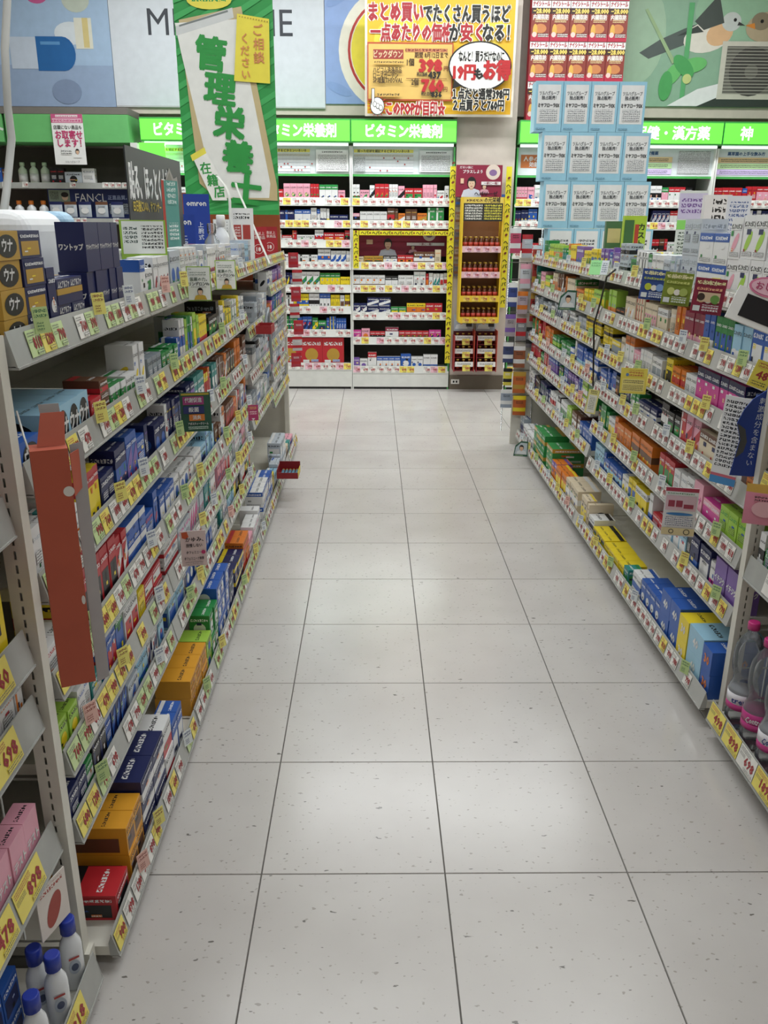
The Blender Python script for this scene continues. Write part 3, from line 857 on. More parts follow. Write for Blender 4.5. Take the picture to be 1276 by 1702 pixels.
mb, f, W, H, L0 = wallboard('p', '', -3.9, -2.295, Z0, 3.55, 8.285, pm('A9C2DF'))
f.rect(0, 0, W, .33, pm('9AAECC'))
f.disc(1.0, .86, .09, pm('C95C93'), .055); f.disc(1.33, .84, .12, pm('C3CBBE'), .1); f.disc(1.26, .58, .14, pm('DCE3EA'), .09); f.rect(1.3, .46, 1.45, .7, pm('E3E1D2')); f.rect(1.37, .47, 1.42, .7, pm('DCC98A'))
f.rect(.72, .3, 1.0, .55, pm('C9D4E4')); f.rect(.95, .285, 1.18, .555, pm('2467A8')); f.disc(1.18, .42, .11, pm('2467A8'), .135); f.rect(.99, .49, 1.16, .515, pm('5E97CB')); f.disc(1.18, .12, .13, pm('8596B4'), .1)
tag(mb.obj('wall_picture', None, L0), 'pale blue wall picture of a blue and white capsule', 'picture')
mb, f, W, H, L0 = wallboard('p', '', -2.29, -.425, Z0, 3.55, 8.28, pm('D6DBE3'))
f.text('MEDICINE', .96, .68, .3, pm('333740'), fit=1.26, bold=0); f.rect(0, 0, W, .012, pm('B9BABC'))
tag(mb.obj('wall_sign', None, L0), 'white wall board lettered MEDICINE behind the hanging green banner', 'sign')
mb, f, W, H, L0 = wallboard('p', '', -.42, 1.2, 2.53, 3.55, 8.285, pm('8FA9DB'))
f.disc(.62, .43, .5, pm('EDE8DA'), .5, 40); f.ring(.62, .43, .42, pm('B8302C'), .022, 40); f.disc(.62, .43, .39, pm('F2E043'), n=40); f.disc(.15, .86, .16, pm('84A0D4'), .05, a=.6); f.disc(.12, .12, .12, pm('84A0D4'), .04, a=-.4)
tag(mb.obj('wall_sign', None, L0), 'blue wall board with a yellow and red round emblem beside the promotion poster', 'sign')

# yellow promotion poster
mb, f = board(1.275, .93, .004, pm('E7E0D2')); m = pm
u = lambda x: (x - 605) / 253 * 1.265; v = lambda y: (195 - y) / 195 * .885 + .005
f.rect(.02, .02, 1.255, .905, m('E9B52A'))
for a, b_, c in ((655, 50, 'F3CF45'), (812, 60, 'F1D24E'), (720, 45, 'F0C640'), (770, 150, 'EFC93F')): f.disc(u(a), v(b_), .2, m(c), .1, a=.6)
f.rect(.02, .895, 1.255, .925, m('7A2A2A'))


def outlined(t_, x, y, hh, c, fit):
    f.text(t_, u(x), v(y), hh, pm('F4F0E6'), fit=fit, bold=.085)
    f.text(t_, u(x), v(y), hh, c, fit=fit, bold=.04)


outlined('まとめ買い', 657, 22, .15, m('A8242E'), .45); outlined('でたくさん買うほど', 775, 24, .14, m('1E1C1A'), .72)
outlined('一点あたりの価格', 683, 55, .14, m('A8242E'), .68); outlined('が', 757, 55, .14, m('1E1C1A'), .1); outlined('安く', 784, 55, .14, m('A8242E'), .18); outlined('なる！', 825, 55, .14, m('1E1C1A'), .22)
f.rect(u(609), v(170), u(754), v(72), m('B4512E')); f.rect(u(611), v(167), u(752), v(75), m('DDB766'))
f.rect(u(619), v(100), u(670), v(84), m('9A3A34')); f.text('ビックダウン', u(644), v(92), .06, m('E2C9A0'), fit=.24); f.rect(u(673), v(88), u(744), v(82), fine('7A2A2A', 'C98A5A'), .03)
f.text('期間 8月12日まで', u(717), v(93), .05, m('5A3A22'), fit=.28)
f.text('1個', u(682), v(105), .06, m('3A2A1A'), fit=.06); f.text('398', u(716), v(110), .13, m('B4262A'), fit=.21, bold=.06); f.text('円', u(742), v(115), .04, m('7A2A2A')); f.text('税込価格', u(702), v(125), .035, m('222222'), fit=.09); f.text('437', u(723), v(126), .07, m('1E1C1A'), fit=.11, bold=.05)
f.rect(u(675), v(133), u(744), v(132), m('7A4A2A'))
f.text('2個', u(690), v(138), .06, m('3A2A1A'), fit=.06); f.text('760', u(720), v(144), .13, m('B4262A'), fit=.18, bold=.06); f.text('円', u(742), v(150), .04, m('7A2A2A')); f.text('税込価格', u(710), v(158), .035, m('222222'), fit=.09); f.text('836', u(727), v(159), .06, m('1E1C1A'), fit=.1, bold=.05)
f.text('ハピコム洗浄用品', u(643), v(119), .05, m('3A2A1A'), fit=.24); f.text('ローズガーデン', u(640), v(128), .05, m('3A2A1A'), fit=.21); f.text('SP増髪THIOVAL', u(644), v(136), .05, m('3A2A1A'), fit=.25)
f.rect(u(621), v(108), u(670), v(104), fine('3A2A1A', 'DDB766'), .02); f.rect(u(625), v(163), u(664), v(157), fine('3A2A1A', 'DDB766'), .025)
outlined('このPOPが目印☆', 692, 184, .12, m('B4262A'), .5)
for k in range(16): a = 2 * pi * k / 16; f.poly([(u(627) + .05 * cos(a - .15), v(180) + .05 * sin(a - .15)), (u(627) + .1 * cos(a), v(180) + .085 * sin(a)), (u(627) + .05 * cos(a + .15), v(180) + .05 * sin(a + .15))], m('C4402A'))
f.disc(u(626), v(180), .062, m('2A2A2A'), .07); f.disc(u(626), v(180), .056, m('EDECE8'), .064); f.rect(u(616), v(178), u(621.5), v(150), m('2A2A2A')); f.rect(u(617), v(178), u(620.7), v(151), m('EDECE8'))
for q in range(3): f.disc(u(622 + q * 5), v(177 + q * 3), .017, m('2A2A2A'), .022); f.disc(u(622 + q * 5), v(177 + q * 3), .013, m('F6F5F1'), .018)
f.disc(u(799), v(112), .268, m('1E1C1A'), .19, 36); f.poly([(u(757), v(130)), (u(770), v(144)), (u(754), v(150))], m('1E1C1A')); f.disc(u(799), v(112), .255, m('EFEDE8'), .178, 36)
f.text('なんと！買うだけなのに', u(801), v(96), .09, m('1E1C1A'), fit=.38, bold=.04); f.text('19円', u(773), v(122), .13, m('B4262A'), fit=.18, bold=.05); f.text('も', u(797), v(125), .09, m('1E1C1A'), bold=.05); f.text('お得', u(828), v(119), .16, m('B4262A'), fit=.22, bold=.05)
outlined('１点だと通常398円', 802, 159, .095, m('1E1C1A'), .48); outlined('２点買うと760円', 799, 178, .095, m('1E1C1A'), .43)
po = mb.obj('promotion_poster', None, (.572, 7.925, 2.392)); tag(po, 'yellow promotion poster in a plastic sleeve with red prices 398 and 760', 'poster')
for s in (-1, 1): MB().tube([(s * .55, .002, .93), (s * .55, .002, CEIL - 2.392)], .0025, WIRE, 6).obj('string', po)

# bird poster
mb, f = board(1.95, 1.0, .012, pm('8FB49A')); m = pm
u = lambda x: (x - 1033) / 243 * 1.41; v = lambda y: (180 - y) / 180 * .86 + .0
f.disc(u(1230), v(20), .5, m('98BFA0'), .3); f.disc(u(1060), v(60), .25, m('A3C2A6'), .4)
f.poly([(u(1065), v(90)), (u(1095), v(68)), (u(1130), v(50)), (u(1150), v(42)), (u(1148), v(70)), (u(1120), v(82)), (u(1080), v(100))], m('55605C'))
f.disc(u(1168), v(62), .22, m('E6E2D6'), .125, a=.25); f.disc(u(1185), v(58), .12, m('E3B98D'), .09, a=.4); f.disc(u(1201), v(38), .085, m('C9CFCB'), .075)
f.poly([(u(1145), v(38)), (u(1172), v(2)), (u(1180), v(2)), (u(1190), v(40)), (u(1160), v(52))], m('4A524E')); f.poly([(u(1150), v(45)), (u(1120), v(62)), (u(1160), v(55))], m('3B423F'))
f.disc(u(1206), v(35), .014, m('1A1A1A')); f.poly([(u(1210), v(44)), (u(1222), v(44)), (u(1212), v(38))], m('3A3A3A'))
f.disc(u(1258), v(46), .2, m('B7A78A'), .12, a=.1); f.disc(u(1246), v(37), .085, m('8C8069'), .07); f.disc(u(1247), v(37), .015, m('1A1A1A')); f.poly([(u(1236), v(40)), (u(1222), v(44)), (u(1238), v(50))], m('D98A3A'))
f.poly([(u(1134), v(172)), (u(1141), v(172)), (u(1142), v(8)), (u(1134), v(8))], m('5FAE72')); f.poly([(u(1068), v(20)), (u(1072), v(18)), (u(1122), v(105)), (u(1117), v(108))], m('9DB98A'))
for a in ((1120, 125, .9), (1110, 145, 1.5), (1150, 110, .2), (1135, 112, 2.4)): f.disc(u(a[0]), v(a[1]), .12, m('6DC06F' if a[2] < 1 else '4FA55E'), .06, a=a[2])
f.disc(u(1142), v(133), .04, m('C9D48A'))
f.poly([(u(1115), v(179)), (u(1160), v(150)), (u(1215), v(134)), (u(1300), v(128)), (u(1300), v(179))], m('E8EAEA')); f.poly([(u(1160), v(180)), (u(1200), v(160)), (u(1300), v(150)), (u(1300), v(180))], m('35413B'))
f.rect(u(1191), v(167), u(1330), v(70), m('CFCDBF')); f.rect(u(1199), v(158), u(1330), v(78), m('6E6E66')); f.disc(u(1240), v(120), .2, m('4A4A46'), .2); f.disc(u(1240), v(120), .06, m('6E6E66'))
for q in range(15): f.rect(u(1199), v(158) + q * .026, u(1330), v(158) + .006 + q * .026, m('B5B4A8'))
tag(mb.obj('wall_picture', None, (3.15, 8.285, 2.53)), 'green wall picture of two birds and a white outdoor unit', 'picture')

# dummy cartons on top of the sign, right of the poster
mb = MB(); mb.box(-.08, .08, 0, .11, 0, .305, pm('C23443')); f = Flat(mb, (-.08, -.0004, 0), (1, 0, 0), (0, 0, 1), .0004)
f.rect(0, .25, .16, .305, m('ECE9E6')); f.text('ナイシトール', .08, .28, .045, m('A8243A'), fit=.14, bold=.04)
f.rect(0, .205, .16, .25, m('3A2420')); f.text('−28.000', .085, .228, .05, m('E8CF6A'), fit=.14, bold=.05)
f.rect(0, .05, .16, .205, m('8A3A30')); f.text('内臓脂肪', .08, .18, .045, m('E9E4DE'), fit=.13, bold=.03); f.rect(.03, .14, .13, .165, fine('E9D9A0', '8A3A30'), .013); f.disc(.08, .095, .05, m('C9824F'), .036); f.disc(.035, .08, .02, m('D9A94F'), .05)
f.rect(0, 0, .16, .05, m('B82C46')); f.disc(.03, .05, .02, m('E9C9C0'), .02); f.rect(.06, .03, .15, .06, fine('E9E4DE', '5A2420'), .014)
nai = mb.mesh('dummy_carton')
for k in range(4):
    for i in range(5):
        tag(link('dummy_carton', nai, None, (1.42 + i * .1642, 8.0, 2.377 + k * .3062)), 'red slimming pill carton with white top, %s column, %s row up, above the sign' % (ORD[i], ORD[k]), 'carton', 'red cartons stacked above the sign')

# ------------------------------------------------------------------ boards, cards and displays standing free
def card(name, label, cat, w_, h, loc, rz, base, draw, t=.0025, tilt=0, roll=0, m=None):
    mb, f = board(w_, h, t, m or pm(base)); f.lift = .0002; draw(f)
    o = mb.obj(name, None, loc, (tilt, roll, rz)); return tag(o, label, cat)


def person(f, x, y, s, shirt, hair='1D1614', bg=None):
    """plain printed head and shoulders"""
    f.poly([(x - s * .55, y), (x + s * .55, y), (x + s * .42, y + s * .34), (x + s * .15, y + s * .42), (x - s * .15, y + s * .42), (x - s * .42, y + s * .34)], pm(shirt))
    f.rect(x - s * .09, y + s * .36, x + s * .09, y + s * .55, pm('D9AE90'))
    f.disc(x, y + s * .72, s * .24, pm(hair), s * .3); f.disc(x, y + s * .66, s * .185, pm('E4BFA2'), s * .24)
    f.rect(x - s * .19, y + s * .8, x + s * .19, y + s * .93, pm(hair))
    for q in (-1, 1): f.disc(x + q * s * .07, y + s * .68, s * .02, pm('2A1D18'), s * .014, 8)
    f.disc(x, y + s * .54, s * .06, pm('B5605A'), s * .018, 10)


# the long green banner hung over the left rack
mb, f = board(.57, 1.33, .003, pm('2F9A4B')); f.lift = .0003
for k in range(22):
    y = -.3 + k * .09
    f.poly([(0, max(0, y)), (.57, min(1.33, max(0, y + .33))), (.57, min(1.33, max(0, y + .365))), (0, min(1.33, max(0, y + .035)))], pm('43AE5E'))
u = lambda x: (x - 292) / 165 * .57; v = lambda y: (355 - y) / 355 * 1.155
f.poly([(u(300), v(30)), (u(405), v(8)), (u(455), v(305)), (u(455), v(330)), (u(345), v(325)), (u(318), v(300))], pm('C9B78A'))
f.poly([(u(293), v(35)), (u(398), v(28)), (u(443), v(300)), (u(440), v(325)), (u(345), v(325)), (u(300), v(80))], pm('EDEEEA'))
f.poly([(u(294), v(40)), (u(390), v(10)), (u(392), v(26)), (u(294), v(55))], pm('D5D8D8')); f.poly([(u(300), v(38)), (u(382), v(14)), (u(383), v(17)), (u(300), v(41))], pm('7E8685'))
f.disc(u(352), v(-2), .13, pm('EDE257'), .05); f.rect(u(322), v(3), u(380), v(-6), fine('2F9A4B', 'EDE257'), .035)
for ch, x, y in zip('管理栄養士', (350, 363, 376, 388, 400), (84, 141, 197, 255, 312)): f.text(ch, u(x), v(y), .185, pm('2E9A46'), bold=.05, res=2, ang=-.12)
f.poly([(u(398), v(20)), (u(451), v(28)), (u(449), v(131)), (u(388), v(127))], pm('F0E14E'))
for k in range(11): f.disc(u(402 + k * 4.6), v(24.5 + k * .8), .004, pm('B79B3E'), n=8)
f.text('ご相談', u(432), v(68), .066, pm('D98F5A'), vert=True, bold=.015); f.text('ください', u(409), v(88), .058, pm('D98F5A'), vert=True, bold=.015)
f.poly([(u(308), v(252)), (u(331), v(240)), (u(362), v(300)), (u(366), v(330)), (u(340), v(330))], pm('F3F3EF')); f.poly([(u(306), v(252)), (u(331), v(238)), (u(334), v(248)), (u(309), v(262))], pm('EDE257'))
for ch, x, y in zip('在籍店', (331, 342, 353), (274, 295, 315)): f.text(ch, u(x), v(y), .07, pm('2E9A46'), bold=.025, ang=.1)
bn = mb.obj('hanging_banner', None, (-.862, 5.5, 1.56)); tag(bn, 'long green banner with clipboard design and large green kanji above the left rack', 'banner')
for s in (-1, 1): MB().tube([(s * .26, .0015, 1.33), (s * .26, .0015, CEIL - 1.56)], .002, WIRE, 6).obj('string', bn)

tag(MB().box(-1.53, -.625, 5.955, 5.985, 1.0, 1.70, mat('red_brown_board', 'A8502E', .55)).box(-1.53, -.62, 5.957, 5.983, 0, .9995, STEEL).obj('end_board'), 'cream end panel topped by a red brown board, far end of the left rack', 'board')
slotted = slotted_post('slotted_post', None, (-.595, 5.91, 0), pi / 2, 1.30, z0=.02, w_=.05); tag(slotted, 'slotted steel post at the far end of the left rack', 'post')
tag(MB().box(1.0, 1.92, 5.90, 5.92, 0, 1.30, STEEL).obj('end_board'), 'cream steel board closing the far end of the right rack', 'board')

# blue dummy cartons on the far end of the right rack
mb = MB(); bw, bh = .168, .283
mb.box(-bw / 2, bw / 2, 0, .13, 0, bh, pm('9FD2EA')); f = Flat(mb, (-bw / 2, -.0004, 0), (1, 0, 0), (0, 0, 1), .0003)
f.rect(.014, .045, bw - .014, bh - .02, pm('ECEDEE')); f.text('ツルハグループ', bw / 2, .215, .026, pm('44484E'), fit=.12); f.text('独占販売！', bw / 2, .19, .024, pm('44484E'), fit=.09)
f.text('ミヤフローラEX', bw / 2, .148, .026, pm('24272C'), fit=.13, bold=.03); f.rect(.03, .06, bw - .03, .125, fine('6A6E76', 'ECEDEE'), .012); f.rect(.012, .012, .07, .022, fine('3A6A8A', '9FD2EA'), .01)
f2 = Flat(mb, (bw / 2 + .0003, 0, 0), (0, 1, 0), (0, 0, 1), .0003); f2.rect(.02, .05, .11, .25, fine('5A7F96', '9FD2EA'), .014)
dm = mb.mesh('dummy_carton')
for k, (x0, n) in enumerate(((1.145, 4), (1.10, 4), (1.07, 4), (1.0, 4))):
    for i in range(n):
        x = x0 + .0 + i * .171 + (.084 if k == 3 else .07)
        z = 1.2955 + (0 if k == 0 else .195 + (k - 1) * .2845)
        if k == 0:
            if i == 0: base = MB().box(-bw / 2, bw / 2, 0, .13, 0, .193, pm('9FD2EA')); ff = Flat(base, (-bw / 2, -.0004, 0), (1, 0, 0), (0, 0, 1), .0003); ff.rect(.014, .03, bw - .014, .18, pm('ECEDEE')); ff.rect(.03, .09, bw - .03, .13, fine('44484E', 'ECEDEE'), .02); dmb = base.mesh('dummy_carton')
            me = dmb
        else: me = dm
        tag(link('dummy_carton', me, None, (x, 5.66, z)), 'light blue dummy carton with white panel, %s column, %s row from below, far right rack' % (ORD[i], ORD[k]), 'carton', 'light blue dummy cartons')

# ---- on top of the left rack
TOPL = 1.3075
pk = MB(); pk.box(-.115, .115, -.14, .14, 0, .225, pm('EEF0F2'))
ob = pk.obj('cotton_pack', None, (-.855, 2.02, TOPL)); bv = ob.modifiers.new('round', 'BEVEL'); bv.width = .045; bv.segments = 5
tag(ob, 'large soft white cotton pack behind the navy boxes on the top left shelf', 'pack')
pk = MB(); pk.box(-.12, .12, -.05, .05, 0, .225, pm('9FC6E2'))
e = pk.obj('blue_end', ob, (0, .15, 0)); bv = e.modifiers.new('round', 'BEVEL'); bv.width = .03; bv.segments = 4
st = tag(MB().box(-.93, -.727, 2.45, 3.62, TOPL, TOPL + .06, WHITEB).obj('display_step'), 'low white display step behind the front row on the top left shelf', 'display')
r = Run((LX, 2.46, 0), pi / 2, .62, TOPL + .0605, .13, 'white step, top left', .085); r.spec("ws0 70,60,64 3|wr1 52,50,60 3|wb3 60,50,74 3|wo4 50,50,56 2|wb1 80,50,80 2|~wwc bao")
# dark heart poster and what leans on it
mb, f = board(.76, .37, .004, pm('2B2D31')); f.lift = .0003
f.text('貼る、ほっとく大変！', .3, .265, .12, pm('EDEDED'), fit=.56, bold=.03); f.text('E5日後にいい、サマンサー', .22, .19, .04, pm('D9BE3A'), fit=.36, bold=.02)
f.poly([(.5, .3), (.56, .335), (.62, .3), (.68, .31), (.7, .25), (.66, .16), (.58, .03), (.52, .12), (.47, .22)], pm('8A8580')); f.poly([(.51, .29), (.56, .32), (.61, .28), (.67, .29), (.685, .25), (.65, .16), (.58, .05), (.53, .13), (.485, .22)], pm('6E6760'))
f.poly([(.2, 0), (.3, 0), (.3, .14), (.26, .12), (.22, .04)], pm('B99A86')); f.rect(.62, .02, .69, .05, pm('C9CCD0'))
tag(mb.obj('display_board', None, (-.775, 3.24, TOPL + .062), (0, 0, pi / 2 - .01)), 'black display board with white lettering and a grey heart on the top left shelf', 'sign')
card('price_sheet', 'white sheet with green border and small print below the black board', 'sign', .13, .115, (-.665, 2.56, 1.40), .35, '9CC24A', lambda f: (f.rect(.006, .022, .124, .112, pm('ECEFEA')), f.rect(.01, .05, .05, .1, fine('4A5A55', 'ECEFEA'), .012), f.rect(.06, .035, .12, .1, fine('3A3A3A', 'ECEFEA'), .01)))
card('folded_card', 'tall teal folded card with a red edge leaning on the black board', 'card', .1, .28, (-.715, 3.16, TOPL + .061), 1.2, '5E9C93', lambda f: (f.rect(0, 0, .016, .28, pm('B4473E')), f.rect(.03, .08, .09, .14, fine('E4EDEA', '5E9C93'), .014), f.rect(.03, .2, .085, .28, fine('CFE0DC', '5E9C93'), .02)))
for (x, y, h, who) in ((-.80, 3.68, .235, 'nearer'), (-.83, 4.2, .33, 'farther')):
    mb = MB(); mb.box(-.06, .06, 0, .09, 0, h, pm('1F3F9A')); f = Flat(mb, (-.06, -.0004, 0), (1, 0, 0), (0, 0, 1), .0003); f.text('omron', .06, h * .88, .034, pm('w'), fit=.09, bold=.03); f.text('上腕式', .075, h * .5, .026, pm('D5DCEE'), vert=True); f.rect(.06, .02, .11, .06, pm('D5DCEE'))
    tag(mb.obj('monitor_box', None, (x, y, TOPL), (0, 0, .2)), 'tall blue box lettered omron on the top left shelf, the %s of two' % who, 'box')
bottle('spray_bottle', 'clear bottle with star shaped clear cap beside the blue boxes, top left shelf', 'bottle', (-.66, 3.62, TOPL), .033, .2, glassy('clear_bottle', 'DDE6EA', .06, .35), CLEAR, .2, lab=pm('w'), labtext='Avon')
bottle('lotion_bottle', 'white lotion bottle with white cap beside the clear bottle, top left shelf', 'bottle', (-.66, 3.85, TOPL), .034, .235, PEARL, pm('F2F2F0'), .2, lab=fine('8A97A5', 'w'))
# curved white leaflet holder
for k, (x, y, hz) in enumerate(((-.66, 4.35, .42), (-.61, 4.62, .40))):
    mb = MB(); pts = []
    for i in range(13):
        t = i / 12; pts.append((-.10 + .16 * t ** 1.6 + (.03 * sin(t * 6)) * (1 - k), hz * (1 - t) + .06 * sin(pi * t)))
    for i in range(12):
        (xa, za), (xb, zb) = pts[i], pts[i + 1]
        wd = .03 + .012 * sin(i)
        mb.hexa([(xa, 0, za), (xa + .002, 0, za), (xa + .002, .07, za), (xa, .07, za), (xb, 0, zb), (xb + .002, 0, zb), (xb + .002, .07, zb), (xb, .07, zb)], pm('E4E5E2'))
    tag(mb.obj('leaflet_ribbon', None, (x, y, TOPL)), ('wide' if k == 0 else 'narrow') + ' curved white paper ribbon standing in front of the green banner', 'display')
card('display_stand', 'tall white stand card with two red squares and a grey thermometer', 'display', .12, .27, (-.665, 4.5, TOPL + .004), .25, 'ECECEA', lambda f: (f.rect(.02, .215, .1, .245, fine('2A2A2A', 'ECECEA'), .02), f.rect(.018, .12, .056, .19, pm('B1443C')), f.rect(.064, .12, .102, .19, pm('B1443C')), f.rect(.022, .13, .05, .18, fine('EAD9D6', 'B1443C'), .014), f.disc(.075, .06, .014, pm('6E7378'), .045), f.rect(.01, .005, .11, .015, pm('4A5A9A'))), t=.03)
mb, f = board(.14, .22, .012, pm('E6E7E6'))
for i in range(9):
    for j in range(14): f.disc(.016 + i * .0136, .014 + j * .0148, .0024, pm('55585C'), n=6); f.z = 0
tag(mb.obj('pegboard_panel', None, (-.76, 4.62, TOPL), (0, 0, .3)), 'small white perforated panel behind the white ribbons on the top left shelf', 'panel')
for i, (x, y, rz) in enumerate(((-.62, 5.0, .3), (-.62, 5.55, .2))):
    card('warning_sign', 'red standing card reading 18 on the far top left shelf, %s one' % ('nearer' if i == 0 else 'farther'), 'sign', .10, .175, (x - .03, y, 1.315), rz, 'A8242C',
         lambda f: (f.text('18歳以上', .05, .14, .02, pm('E9C9C6'), fit=.08), f.text('対象商品', .05, .118, .02, pm('E9C9C6'), fit=.08), f.ring(.05, .055, .027, pm('E9C9C6'), .003), f.text('18', .05, .055, .032, pm('F2E4E2'), fit=.034, bold=.03)))


def linderon(f):
    W, H = .075, .105
    f.rect(.003, .003, W - .003, H - .003, pm('EFF1EC')); f.rect(.006, .094, .016, .1, fine('2A2A2A', 'EFF1EC'), .005); f.rect(.008, .077, .06, .09, fine('7E8A7E', 'EFF1EC'), .0062); f.text('医薬の力。', .037, .066, .0125, pm('5E6E62'), fit=.052)
    f.text('リンデロンVs', .038, .052, .012, pm('1C1C1C'), fit=.062, bold=.03); f.rect(.012, .041, .06, .0455, fine('6A6A6A', 'EFF1EC'), .0045)
    person(f, .04, .004, .036, 'C9A63A')


card('pop_card', 'white card with green border and a long haired woman, nearer one, top left edge', 'card', .075, .105, (-.545, 2.72, 1.275), .15, '9CC24A', linderon)
card('pop_card', 'white card with green border and a long haired woman, farther one, top left edge', 'card', .075, .105, (-.541, 3.2, 1.275), .15, '9CC24A', linderon)
card('pop_card', 'dark green card with magenta, navy and orange bars on the third left shelf edge', 'card', .09, .12, (-.535, 2.5, .905), .22, '2C5A47',
     lambda f: (f.rect(.004, .112, .086, .118, pm('B9A83E')), f.rect(.008, .083, .07, .108, pm('A5417C')), f.text('代謝促進', .039, .097, .016, pm('w'), fit=.05), f.rect(.008, .056, .07, .079, pm('2B356F')), f.text('殺菌', .039, .068, .016, pm('w'), fit=.03), f.rect(.024, .034, .07, .054, pm('D9803A')), f.text('消炎', .047, .044, .014, pm('w'), fit=.025), f.text('アポスティークリーム', .05, .025, .009, pm('w'), fit=.06), f.rect(.02, .008, .08, .018, fine('CFE0D6', '2C5A47'), .005)))
card('pop_card', 'pale pink card lettered in black with an orange tag on the fifth left shelf edge', 'card', .072, .108, (-.515, 2.25, .565), .2, 'E3CDCB',
     lambda f: (f.poly([(.004, .104), (.02, .106), (.024, .09), (.014, .084), (.005, .088)], pm('C9572E')), f.text('かゆみ、', .04, .082, .016, pm('3A3033'), fit=.05), f.text('我慢しない', .038, .064, .012, pm('3A3033'), fit=.045), f.text('＠フェミニーナ', .04, .043, .01, pm('3A3033'), fit=.05), f.disc(.063, .043, .006, pm('C2346E')), f.text('＠フェミニーナ軟膏', .036, .025, .01, pm('3A3033'), fit=.055), f.rect(.01, .006, .06, .014, fine('7A6A6A', 'E3CDCB'), .0045)))
card('pop_card', 'small magenta card with a pale arrow on the fourth left shelf edge', 'card', .045, .07, (-.535, 3.7, .668), .2, 'B33A6E',
     lambda f: (f.rect(.006, .05, .038, .064, fine('EBC26A', 'B33A6E'), .006), f.rect(.006, .026, .038, .044, fine('F1D5E0', 'B33A6E'), .009), f.poly([(.014, .01), (.03, .01), (.022, .0)], pm('w'))))
# things hooked on the far left bays
tr = tag(MB().box(-.565, -.49, 4.12, 4.26, 1.0, 1.003, pm('A02A2E')).box(-.565, -.49, 4.12, 4.123, 1.003, 1.04, pm('A02A2E')).box(-.565, -.49, 4.257, 4.26, 1.003, 1.04, pm('A02A2E')).box(-.493, -.49, 4.123, 4.257, 1.003, 1.04, pm('A02A2E')).box(-.565, -.562, 4.123, 4.257, 1.003, 1.04, pm('A02A2E')).obj('small_tray'), 'small empty red tray clipped to the second left shelf far along', 'tray')
bt = empty('battery_tray', 'red tray of battery cells sticking out over the floor at the bottom left shelf', 'tray', (-.475, 4.62, .14))
MB().box(-.065, .055, -.08, .08, 0, .003, pm('8E2026')).box(-.065, .055, -.08, -.077, .003, .035, pm('8E2026')).box(-.065, .055, .077, .08, .003, .06, pm('8E2026')).box(.052, .055, -.077, .077, .003, .035, pm('D9C33A')).box(-.065, -.062, -.077, .077, .003, .05, pm('8E2026')).obj('tray', bt)
bm = MB(); bm.tube([(0, -.055, 0), (0, .04, 0)], .0085, pm('5E8FA8'), 10); bm.tube([(0, .04, 0), (0, .058, 0)], .0085, pm('d'), 10); bme = bm.mesh('battery_cell')
for i in range(5): tag(link('battery_cell', bme, None, (-.515 + i * .02, 4.62, .153)), 'blue battery cell, %s from the rack in the red tray' % ORD[i], 'battery', 'cells in the red tray')
hs = MB(); hs.tube([(-.545, 4.28, .96), (-.535, 4.3, 1.06), (-.53, 4.36, 1.1), (-.535, 4.42, 1.0), (-.54, 4.5, .86), (-.545, 4.55, .79)], .008, mat('hose_grey', '8C9298', .35))
tag(hs.obj('device_hose'), 'grey hose looping out of the fourth left bay', 'hose')
hz = MB(); hp = [(-.95, 2.62, CEIL), (-.95, 2.58, 3.0), (-.95, 2.5, 2.06), (-.95, 2.44, 1.93), (-.95, 2.41, 1.79), (-.95, 2.41, 1.716), (-.95, 2.33, 1.58), (-.95, 2.24, 1.45), (-.95, 2.22, TOPL)]
hz.tube(hp, .0105, mat('cable_grey', 'B9B9B5', .4)); tag(hz.obj('drop_cable'), 'pale grey cable dropping from the ceiling at the left', 'cable')

# ---- orange carton hung on the near post
oc = empty('hanging_carton', 'tall orange carton with torn open flaps hung by white string on the slotted post', 'carton', (-.512, 1.285, .757), .42)
ORG = mat('orange_card', 'B45640', .6); GRY = mat('grey_card_inside', 'A39E9E', .7)
MB().box(-.028, .028, -.0225, .0225, 0, .415, ORG).obj('body', oc)
MB().hexa([(.0, .0225, .415), (.028, .0225, .415), (.028, .0235, .415), (.0, .0235, .415), (-.005, .04, .475), (.026, .04, .475), (.026, .041, .475), (-.005, .041, .475)], GRY).obj('back_flap', oc)
MB().hexa([(-.016, -.002, .416), (.026, -.002, .416), (.026, -.001, .416), (-.016, -.001, .416), (-.004, .02, .465), (.032, .02, .465), (.032, .021, .465), (-.004, .021, .465)], ORG).obj('lid_flap', oc)
MB().hexa([(.0295, -.022, .335), (.0305, -.022, .335), (.046, .01, .34), (.045, .01, .34), (.0295, -.02, .405), (.0305, -.02, .405), (.046, .008, .405), (.045, .008, .405)], ORG).obj('side_flap', oc)
MB().hexa([(.032, .0, -.015), (.033, .0, -.015), (.054, .014, -.015), (.053, .014, -.015), (.032, .0, .415), (.033, .0, .415), (.054, .014, .415), (.053, .014, .415)], GRY).obj('torn_side', oc)
q = MB(); f = Flat(q, (-.028, -.0229, 0), (1, 0, 0), (0, 0, 1), .0002); f.disc(.05, .345, .0085, pm('D9D6D2')); q.obj('thumb_hole', oc); q = MB(); f = Flat(q, (-.028, -.0229, 0), (1, 0, 0), (0, 0, 1), .0002); f.disc(.052, .155, .003, pm('D9D6D2'), .008); q.obj('white_scuff', oc)
sg = MB(); sg.tube([(-.57, 1.325, 1.22), (-.545, 1.28, 1.19), (-.53, 1.262, 1.158)], .0016, pm('E9E7E2'), 6); tag(sg.obj('white_string'), 'white string tying the orange carton to the slotted post', 'string')

